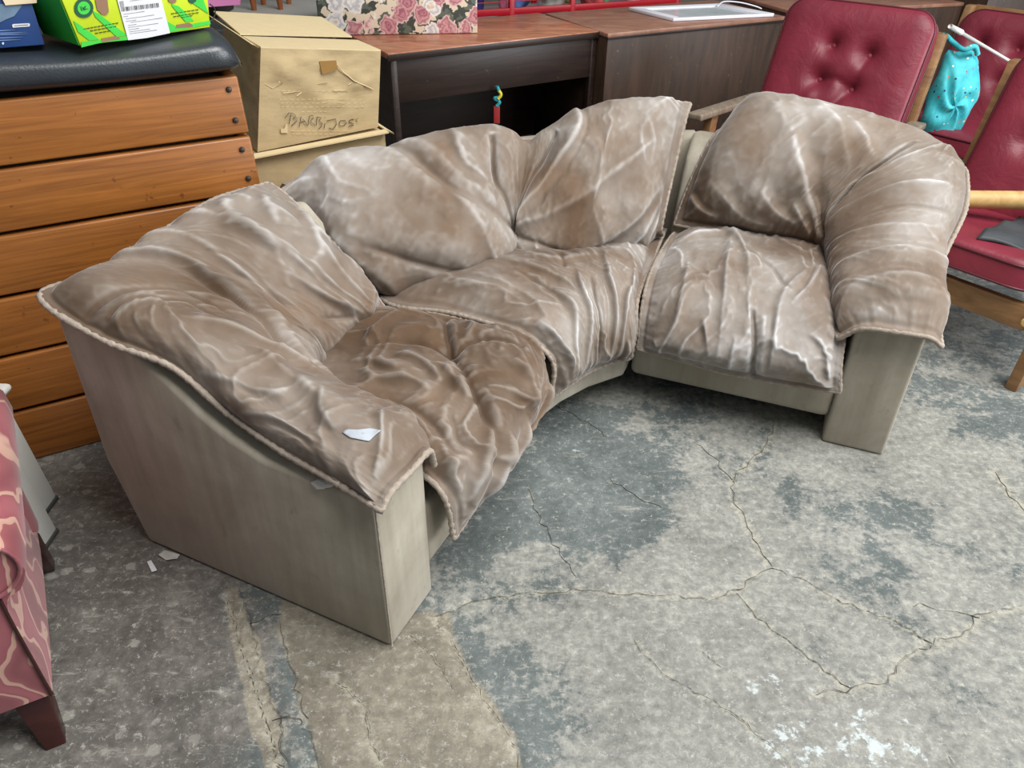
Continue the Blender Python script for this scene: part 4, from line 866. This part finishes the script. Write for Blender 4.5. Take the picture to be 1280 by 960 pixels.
for (p, y) in ((s0, 0), (s1, 0), (s0, .2), (s1, .2)):
    lathe('leg', [(.014, 0), (.018, .05), (.022, .08), (.016, .09), (.022, .10), (.02, .2), (.024, .32)], p+Y1*y, ZV, STW, SO, 14)
lathe('seat', [(.14, .32), (.15, .33), (.15, .345), (.14, .355)], (s0+s1)/2+Y1*.1, ZV, STW, SO, 30)
PK = plain('pink_card', srgb(240, 150, 205), .5, .04)
pq = [aty(x, y, 4.55) for x, y in [(257, 9), (300, 6), (300, -25), (257, -22)]]
tag(prism('pink_folder', pq, np.array([0, .012, 0]), PK, None, 0), 'bright pink folder standing behind the lime carton', 'folder')
bq = aty(300, 6, 4.62)
BKB = thing('black_crate', 'black plastic crate behind the pink folder', 'crate', np.array([bq[0], 4.8, .8]))
BLK = plain('black_plastic', srgb(24, 24, 26), .5)
frame_box('crate_body', np.array([0, 4.66, .80]), X1, Y1, ZV, ((t0[0]-.35, t0[0]+.12), (.0, .3), (0, .28)), BLK, BKB, .01)
frame_box('crate_rim', np.array([0, 4.66, .80]), X1, Y1, ZV, ((t0[0]-.37, t0[0]+.14), (-.015, .315), (.25, .285)), BLK, BKB, .006)
# ================================================================== red lounge chairs
def leather(name, col):
    m, nt, p = newmat(name); n = N(nt); v = n.coord('Object')
    a = n.noise(v, 5, 4); s = n.noise(n.coord('Object', (1, 1, 5), (.4, .3, 0)), 30, 5, .75, .5)
    c = n.ramp(a, [(.3, tuple(x*.82 for x in col)), (.7, tuple(min(1, x*1.15) for x in col))]); c = n.mix(n.ramp(s, [(.66, 0.0), (.76, .35)]), c, srgb(170, 92, 104))
    nt.links.new(c, p.inputs['Base Color']); p.inputs['Roughness'].default_value = .46; p.inputs['Specular IOR Level'].default_value = .45
    nt.links.new(n.bump(n.noise(v, 90, 4), .15, .003, n.bump(n.noise(v, 9, 4, .6, .8), .25, .02)), p.inputs['Normal']); return m
MAROON = leather('maroon_leatherette', srgb(124, 38, 54)); MPIPE = plain('dark_maroon_piping', srgb(84, 18, 34), .4)
CHW = wood('weathered_chair_wood', srgb(104, 72, 44), srgb(158, 118, 76), .5, (3, 3, 14), (0, 0, 0), .15)
CHL = wood('bare_pale_chair_wood', srgb(178, 140, 82), srgb(222, 186, 124), .5, (14, 3, 14), (0, 0, 0), .15)
ARMW = wood('grey_worn_armrest_wood', srgb(104, 90, 76), srgb(150, 136, 118), .5, (14, 3, 3), (0, 0, 0), .15)
def cushion(name, o, ux, uy, un, sx, sy, th, m, parent, buttons=(), dimple=.03, pipe=True, seed=0, creases=()):
    """puffed rectangular cushion: centre o, half sizes along ux/uy, un points out of the front"""
    n = 60; V = []; Fc = []
    u = np.linspace(-1, 1, n); U, Vv = np.meshgrid(u, u)
    rad = .10
    px = np.sign(U)*np.minimum(np.abs(U), 1); X = U*sx; Y = Vv*sy
    # rounded corners
    cx = np.clip(np.abs(X)-(sx-rad), 0, None); cy = np.clip(np.abs(Y)-(sy-rad), 0, None); L = np.hypot(cx, cy)
    f = np.where((cx > 0) & (cy > 0), np.maximum(cx, cy)/np.maximum(L, 1e-9), 1.0)
    X = np.sign(X)*(np.minimum(np.abs(X), sx-rad)+cx*f); Y = np.sign(Y)*(np.minimum(np.abs(Y), sy-rad)+cy*f)
    e = np.minimum(1-np.abs(U), 1-np.abs(Vv)); k = np.clip(e/.30, 0, 1); D = th*(.55+.45*np.sqrt(1-(1-k)**2))
    for bx, by in buttons:
        d = np.hypot(X-bx*sx, Y-by*sy); D = D-dimple*np.exp(-(d/.05)**2)-dimple*.5*np.exp(-(d/.018)**2)
    for pts, amp, wid in creases:
        d, s, t = pdist(X, Y, np.array(pts)*np.array([sx, sy])); D = D+amp*np.exp(-(d/wid)**2)*np.clip(np.minimum(t, 1-t)/.3+.1, 0, 1)
    D = D+.006*(fbm(X*9, Y*9, 3, seed)-.45)*k
    F = o+X[..., None]*ux+Y[..., None]*uy+D[..., None]*un; B = o+X[..., None]*ux+Y[..., None]*uy-th*.55*un
    idx = np.arange(n*n).reshape(n, n); q = np.stack([idx[:-1, :-1], idx[:-1, 1:], idx[1:, 1:], idx[1:, :-1]], -1).reshape(-1, 4)
    loop = np.r_[idx[0, :-1], idx[:-1, -1], idx[-1, ::-1][:-1], idx[::-1, 0][:-1]]; side = np.stack([loop, loop+n*n, np.roll(loop, -1)+n*n, np.roll(loop, -1)], -1)
    me = bpy.data.meshes.new(name); me.from_pydata(np.vstack([F.reshape(-1, 3), B.reshape(-1, 3)]).tolist(), [], np.vstack([q, q[:, ::-1]+n*n, side]).tolist())
    bm = bmesh.new(); bm.from_mesh(me); bmesh.ops.recalc_face_normals(bm, faces=bm.faces[:]); bm.to_mesh(me); bm.free()
    c = shade(link(name, me, m, parent), 50)
    if pipe:
        for P in (F, B): tube('piping', np.array([P.reshape(-1, 3)[i] for i in loop[::2]]), .005, MPIPE, c, 6, True)
    for bx, by in buttons:
        i = np.hypot(X-bx*sx, Y-by*sy).argmin(); lathe('button', [(.015, -.002), (.016, .003), (.012, .008), (.004, .010)], F.reshape(-1, 3)[i], un, m, c, 14)
    return c
def lounge_chair(label, org, f, hw=.33, buttons=(), arm_z=(.62, .57), creases=(), ax=0.0, seed=0, back_shift=(0, 0, 0), wood_arm=None, arm_y0=-.10):
    f = np.array([*f, 0.]); f /= np.linalg.norm(f); b = -f; r = np.cross(b, ZV); o = np.array([*org, 0.])
    T = lambda x, y, z: o+r*x+b*y+ZV*z
    t = thing('red_lounge_chair', label, 'chair', T(0, .3, 0), 'maroon lounge chairs')
    wa = wood_arm or ARMW
    sdir = (b*.99-ZV*.10); sdir /= np.linalg.norm(sdir); sn = np.cross(r, sdir)
    cushion('seat_cushion', T(0, .27, .385), r, sdir, sn if sn[2] > 0 else -sn, hw, .29, .07, MAROON, t, (), 0, True, seed+3)
    bdir = T(0, .74, 1.0)-T(0, .50, .40); bl = np.linalg.norm(bdir); bdir /= bl; bnn = np.cross(bdir, r); bnn = bnn if bnn@f > 0 else -bnn
    cushion('back_cushion', T(0, .62, .70)+np.asarray(back_shift), r, bdir, bnn, hw, bl/2+.01, .075, MAROON, t, buttons, .035, True, seed, creases)
    for s in (-1, 1):
        ex = ax if s > 0 else 0
        x = s*(hw+.045)+ex
        q = lambda x0, x1, y0, y1, za, zb, th: [T(x0, y0, za-th), T(x1, y0, za-th), T(x1, y1, zb-th), T(x0, y1, zb-th), T(x0, y0, za), T(x1, y0, za), T(x1, y1, zb), T(x0, y1, zb)]
        hexa('armrest', q(x-.035, x+.04, arm_y0, .66, arm_z[0], arm_z[1], .03), wa, t, .008, 3)
        hexa('leg', [T(x-.02, .0, 0), T(x+.02, .0, 0), T(x+.02, .07, 0), T(x-.02, .07, 0), T(x-.02, .06, arm_z[0]-.03), T(x+.02, .06, arm_z[0]-.03), T(x+.02, .13, arm_z[0]-.03), T(x-.02, .13, arm_z[0]-.03)], CHW, t, .004)
        hexa('leg', [T(x-.02, .62, 0), T(x+.02, .62, 0), T(x+.02, .69, 0), T(x-.02, .69, 0), T(x-.02, .54, arm_z[1]-.03), T(x+.02, .54, arm_z[1]-.03), T(x+.02, .61, arm_z[1]-.03), T(x-.02, .61, arm_z[1]-.03)], CHW, t, .004)
        x2 = s*(hw+.012)
        hexa('back_post', [T(x2-.02, .56, .26), T(x2+.02, .56, .26), T(x2+.02, .62, .26), T(x2-.02, .62, .26), T(x2-.02, .745, .93), T(x2+.02, .745, .93), T(x2+.02, .80, .93), T(x2-.02, .80, .93)], CHW, t, .005)
        hexa('side_rail', q(x2-.015, x2+.015, .0, .62, .315, .27, .07), CHW, t, .004)
        lathe('peg', [(.016, -.02), (.016, .035), (.012, .04)], T(x2, -.01, .285), f, CHL, t, 12)
        lathe('bolt_cap', [(.011, 0), (.011, .004), (.006, .006)], T(x, .035, .20), f, INK, t, 12)
    hexa('front_rail', [T(-hw, .02, .22), T(hw, .02, .22), T(hw, .05, .22), T(-hw, .05, .22), T(-hw, .02, .315), T(hw, .02, .315), T(hw, .05, .315), T(-hw, .05, .315)], CHW, t, .004)
    for zc, yc in ((.55, .66), (.72, .73), (.88, .79)): hexa('back_slat', [T(-hw, yc, zc), T(hw, yc, zc), T(hw, yc+.018, zc), T(-hw, yc+.018, zc), T(-hw, yc+.015, zc+.05), T(hw, yc+.015, zc+.05), T(hw, yc+.033, zc+.05), T(-hw, yc+.033, zc+.05)], CHW, t, .003)
    return t, T
BT = [(-.22, .42), (.30, .36), (-.24, -.06), (.22, -.12)]
CRS = [([(-.24, -.06), (-.3, -.5), (-.25, -.9)], .010, .03), ([(.22, -.12), (.05, -.4), (0, -.8)], -.012, .02), ([(-.24, -.06), (0, -.02), (.22, -.12)], -.010, .015), ([(-.6, -.5), (-.7, -.9)], .010, .02), ([(.30, .36), (.26, .1), (.22, -.12)], -.008, .015)]
lounge_chair('maroon tufted lounge chair with wooden arms, behind the sofa\'s armed end and before the cabinets', (1.175, 3.41), (-.62, -.785), .345, BT, (.62, .57), CRS, .0, 1)
lounge_chair('maroon lounge chair half hidden at the back, right of the turquoise bag', (2.10, 3.90), (-.75, -.66), .30, [(-.5, .5), (.1, .5), (-.5, .0), (.1, .0)], (.56, .52), (), 0, 5, back_shift=(0, 0, -.10))
CT, TC = lounge_chair('maroon lounge chair nearest the sofa arm, with a grey cloth on its seat', (1.60, 2.56), (-.77, -.64), .29, [(-.35, .5), (.35, .5), (-.35, .0), (.35, .0)], (.56, .51), (), 0, 9, back_shift=(.03, .0, -.03), arm_y0=.05)
# pale wooden rail across the foot of the nearest chair's back
ra0, ra1 = aty(1180, 249, 2.86), aty(1420, 252, 2.66)
prof = [ra0+(ra1-ra0)*k for k in np.linspace(0, 1, 20)]
tube('cross_rail', np.array(prof), .034, CHL, CT, 14)
# grey cloth on that seat
GCL = plain('dark_grey_cloth', srgb(52, 57, 61), .55, .25, 12, bump=.4, bscale=30)
def cloth():
    n = 30; V = []; Fc = []
    for j in range(n):
        for i in range(n):
            u, v = i/(n-1), j/(n-1); p = TC(.03+.36*u, .04+.36*v+.05*math.sin(u*3), 0)
            z = .482-.04*v*.6-.015*max(0, .12-v)*8+.008*math.sin(u*9+v*4)+.006*math.sin(v*14-u*5); V.append((p[0], p[1], z))
    for j in range(n-1):
        for i in range(n-1): Fc.append((j*n+i, j*n+i+1, (j+1)*n+i+1, (j+1)*n+i))
    o = link('folded_cloth', mesh('folded_cloth', V, Fc), GCL); md = o.modifiers.new('thick', 'SOLIDIFY'); md.thickness = .014; md.offset = 1
    return tag(o, 'crumpled dark grey cloth on the nearest red chair seat', 'cloth')
cloth()
# turquoise printed bag hanging between the chairs
def bagmat():
    m, nt, p = newmat('turquoise_printed_cloth'); n = N(nt); v = n.coord('Object')
    d = n.voro(v, 34); c = n.sep(n.voro(v, 34, out='Color'))
    dots = n.ramp(c[0], [(0, srgb(200, 60, 60)), (.3, srgb(230, 220, 120)), (.5, srgb(30, 60, 110)), (.7, srgb(230, 130, 110)), (.85, srgb(240, 240, 235))], 'CONSTANT')
    base = n.ramp(n.noise(v, 10, 3), [(.3, srgb(40, 168, 184)), (.7, srgb(84, 208, 214))])
    nt.links.new(n.mix(n.ramp(d, [(.17, 1.0), (.2, 0.0)]), base, dots), p.inputs['Base Color']); p.inputs['Roughness'].default_value = .65; return m
BAGM = bagmat()
def bag():
    Yb = 3.95; out = [(1186, 62), (1200, 66), (1214, 60), (1222, 74), (1226, 95), (1222, 120), (1212, 142), (1196, 164), (1178, 190), (1150, 190), (1150, 150), (1165, 110), (1178, 80)]
    q = resample(np.array([aty(x, y, Yb) for x, y in out]), 48, True); cen = q.mean(0); V = []; Fc = []; n = len(q); rings = 8
    root = thing('turquoise_bag', 'turquoise cloth bag with small coloured prints, hanging beside the chair post', 'bag', cen-ZV*.3)
    for side in (-1, 1):
        for k in range(rings):
            s = 1-k/rings; h = .075*math.sqrt(max(0, 1-s*s))*side
            for i in range(n):
                p = cen+(q[i]-cen)*s; V.append(p+np.array([0, h+.012*math.sin(i*.8+k), 0]))
        V.append(cen+np.array([0, .075*side, 0]))
    off = rings*n+1
    for sd in range(2):
        for k in range(rings-1):
            for i in range(n): j = (i+1) % n; Fc.append((sd*off+k*n+i, sd*off+k*n+j, sd*off+(k+1)*n+j, sd*off+(k+1)*n+i))
        for i in range(n): Fc.append((sd*off+(rings-1)*n+i, sd*off+(rings-1)*n+(i+1) % n, sd*off+rings*n))
    bm = bmesh.new(); bm.from_mesh(mesh('t', V, Fc)); bmesh.ops.remove_doubles(bm, verts=bm.verts[:], dist=.03*.05)
    link('pouch', from_bm('pouch', bm), BAGM, root)
    tube('strap', smoothline([np.array([1.945, 3.80, .925]), aty(1184, 46, Yb), aty(1190, 52, Yb), aty(1204, 62, Yb-.05), aty(1218, 58, Yb-.06), aty(1222, 68, Yb-.05)], 24), .012, BAGM, root)
bag()
WPL = plain('white_plastic', srgb(226, 226, 220), .4, .04)
r0, r1 = aty(1190, 34, 3.80), aty(1290, 93, 4.35)
ROD = thing('white_rod', 'thin white plastic rod resting against the red chair backs', 'rod', r1)
tube('shaft', np.array([r0, r1]), .0075, WPL, ROD, 10)
tube('end_cap', np.array([r0-(r1-r0)*.02, r0+(r1-r0)*.10]), .012, WPL, ROD, 10, False, [.010, .013])

# ================================================================== patterned armchair at the photo's left edge
def patt():
    m, nt, p = newmat('pink_swirl_upholstery'); n = N(nt); v = n.coord('Object', (1, 1, 1))
    nz = n.node('ShaderNodeTexNoise'); nt.links.new(v, nz.inputs['Vector']); nz.inputs['Scale'].default_value = 9; nz.inputs['Detail'].default_value = 1.5
    w = n.node('ShaderNodeVectorMath', operation='SCALE'); nt.links.new(nz.outputs['Color'], w.inputs[0]); w.inputs['Scale'].default_value = .16
    a = n.node('ShaderNodeVectorMath', operation='ADD'); nt.links.new(v, a.inputs[0]); nt.links.new(w.outputs[0], a.inputs[1])
    wv = n.node('ShaderNodeTexWave'); nt.links.new(a.outputs[0], wv.inputs['Vector']); wv.inputs['Scale'].default_value = 2.6; wv.inputs['Distortion'].default_value = 7; wv.inputs['Detail'].default_value = 1.2
    c = n.ramp(wv.outputs['Fac'], [(.0, srgb(124, 62, 68)), (.38, srgb(140, 76, 80)), (.41, srgb(178, 136, 120)), (.66, srgb(186, 146, 130)), (.69, srgb(140, 70, 78)), (1.0, srgb(150, 82, 88))])
    nt.links.new(c, p.inputs['Base Color']); p.inputs['Roughness'].default_value = .55; p.inputs['Sheen Weight'].default_value = .2
    nt.links.new(n.bump(n.noise(v, 300, 2), .1, .002), p.inputs['Normal']); return m
PAT = patt(); DLEG = wood('dark_mahogany_leg', srgb(36, 14, 12), srgb(62, 30, 26), .3, (3, 3, 14))
PC = thing('patterned_armchair', 'armchair in swirled pink upholstery with dark tapered leg, at the photo\'s left edge', 'chair', (-1.3, 1.2, 0))
px_ = -.955; PX = np.array([1., 0, 0]); PY = np.array([-.48, .877, 0]); PO = np.array([-.958, .945, 0])
PXX = np.array([PY[1], -PY[0], 0])
def armloft():
    prof = [(0, .12), (.0, .28), (.002, .38), (.012, .425), (.045, .44), (.062, .48), (.058, .53), (.03, .57), (-.02, .585), (-.07, .575), (-.10, .54), (-.11, .50), (-.10, .44), (-.10, .12)]
    st = [(0, 0, 0), (.015, 0, 0), (.12, .0, .0), (.22, -.002, .008), (.34, -.005, .015), (.46, -.01, .02), (.55, -.015, .02)]
    bm = bmesh.new(); R = []
    P2 = resample(np.array(prof), 48, True)
    for k, (y, dx, dz) in enumerate(st):
        sh = .975 if k == 0 else 1.0; cx, cz = -.05, .36
        R.append([bm.verts.new(tuple(PO+PXX*(cx+(x-cx)*sh+dx)+PY*y+ZV*(cz+(z-cz)*sh+dz*(z > .4)))) for x, z in P2])
    n = len(P2)
    for i in range(len(R)-1):
        for k in range(n): bm.faces.new((R[i][k], R[i][(k+1) % n], R[i+1][(k+1) % n], R[i+1][k]))
    bm.faces.new(R[0]); bm.faces.new(R[-1][::-1])
    return shade(link('arm', from_bm('arm', bm), PAT, PC), 60)
armloft()
pb = lambda nm, xr, yr, zr, m, bev: frame_box(nm, PO, PXX, PY, ZV, (xr, yr, zr), m, PC, bev, 4)
pb('seat_cushion', (-.66, -.105), (-.01, .46), (.27, .42), PAT, .04); pb('front_panel', (-.68, -.10), (.02, .08), (.12, .28), PAT, .015); pb('back', (-.78, .0), (.46, .57), (.12, .86), PAT, .05); pb('far_arm', (-.78, -.66), (0, .5), (.12, .58), PAT, .05)
for (x, y) in ((-.045, .055), (-.72, .055), (-.045, .50), (-.72, .50)):
    c = PO+PXX*x+PY*y; a = .034; b_ = .02; sh = PXX*(.015 if x > -.3 else -.015)-PY*(.07 if y < .3 else -.03)
    hexa('leg', [c+sh+PXX*sx*b_+PY*sy*b_ for sx, sy in ((-1, -1), (1, -1), (1, 1), (-1, 1))]+[c+PXX*sx*a+PY*sy*a+ZV*.125 for sx, sy in ((-1, -1), (1, -1), (1, 1), (-1, 1))], DLEG, PC, .003)
tube('piping', np.array([PO+PXX*(.0+.02*max(0, z-.36))+PY*(-.002)+ZV*z for z in np.linspace(.125, .43, 40)]), .0035, DLEG, PC, 6)
scroll = [PO+PXX*(-.024+.080*math.cos(t)*1.0)+PY*(-.004)+ZV*(.505+.072*math.sin(t)) for t in np.linspace(0, 2*math.pi, 30, endpoint=False)]
tube('scroll_piping', np.array(scroll), .004, PAT, PC, 6, True)
for z in np.linspace(.15, .43, 9): lathe('nail', [(.005, 0), (.005, .002), (.002, .004)], PO+PXX*.0+PY*.02+ZV*z+PXX*(-.004), PXX, DLEG, PC, 8)

# ================================================================== white plastic stool behind it
w0 = atz(61, 683, 0); w1 = atz(61, 640, .0)
WS = thing('white_plastic_stool', 'white plastic stool partly hidden behind the pink patterned armchair', 'stool', w0+np.array([-.12, .1, 0]))
RUB = plain('grey_rubber', srgb(70, 70, 68), .8)
for (cc2, s_) in ((w0, 1), (w1, 1), (w0+np.array([-.30, .02, 0]), -1), (w1+np.array([-.30, .03, 0]), -1)):
    i_ = np.array([-.02*s_, .01, .36])
    hexa('leg', [cc2+np.array([dx*s_, dy, .012]) for dx, dy in ((-.07, -.02), (0, -.02), (0, .055), (-.07, .055))]+[cc2+i_+np.array([dx*s_, dy, 0]) for dx, dy in ((-.05, -.015), (0, -.015), (0, .04), (-.05, .04))], WPL, WS, .006)
    hexa('foot_pad', [cc2+np.array([dx*s_, dy, 0]) for dx, dy in ((-.072, -.022), (.003, -.022), (.003, .058), (-.072, .058))]+[cc2+np.array([dx*s_, dy, .014]) for dx, dy in ((-.072, -.022), (.003, -.022), (.003, .058), (-.072, .058))], RUB, WS, .003)
sm = (w0+w1)/2+np.array([-.15, .03, 0]); frame_box('seat', sm, X1, Y1, ZV, ((-.14, .10), (-.11, .13), (.37, .395)), WPL, WS, .012, 3)

# ================================================================== small things
sq = [(428, 541), (434, 537), (446, 538), (462, 536), (477, 539), (468, 546), (461, 552), (448, 550), (438, 548), (432, 544)]
dg = bpy.context.evaluated_depsgraph_get()
def drape(name, pix, m, lift=.002, n=14):
    """thin scrap lying on whatever surface is under each outline point"""
    bpy.context.view_layer.update(); dgl = bpy.context.evaluated_depsgraph_get()
    P = resample(np.array(pix, float), 36, True); c = P.mean(0); V = []; Fc = []; rings = 6
    for k in range(rings+1):
        s = 1-k/rings
        for i in range(36):
            q_ = c+(P[i]-c)*max(s, .02); d_ = ray(*q_); d_ = d_/np.linalg.norm(d_)
            hit, loc, nor, *_ = sc.ray_cast(dgl, Vector(O), Vector(d_)); V.append(np.array(loc)+np.array(nor)*lift)
    for k in range(rings):
        for i in range(36): j = (i+1) % 36; Fc.append((k*36+i, k*36+j, (k+1)*36+j, (k+1)*36+i))
    o = link(name, mesh(name, V, Fc), m); md = o.modifiers.new('thick', 'SOLIDIFY'); md.thickness = .0006; md.offset = 1; return o
tag(drape('paper_sticker', sq, plain('worn_sticker_paper', srgb(166, 172, 180), .7, .1, 60), .003), 'torn white paper sticker on the near sofa arm', 'sticker')
tag(drape('paper_scrap', [(184, 703), (189, 701), (197, 714), (190, 716)], PAPER, .004), 'small white paper scrap on the floor by the near sofa arm', 'paper')
CLR = plain('clear_crumpled_film', srgb(190, 188, 182), .12, .2, 40, spec=.9)
tag(drape('plastic_scrap', [(198, 695), (206, 689), (217, 692), (226, 695), (222, 700), (208, 702)], CLR, .006), 'crumpled clear plastic scrap at the foot of the near sofa arm', 'plastic')
tag(drape('tape_scrap', [(388, 603), (398, 599), (412, 602), (428, 606), (412, 610), (396, 611)], CLR, .004), 'bit of clear tape hanging below the near arm cushion', 'tape')
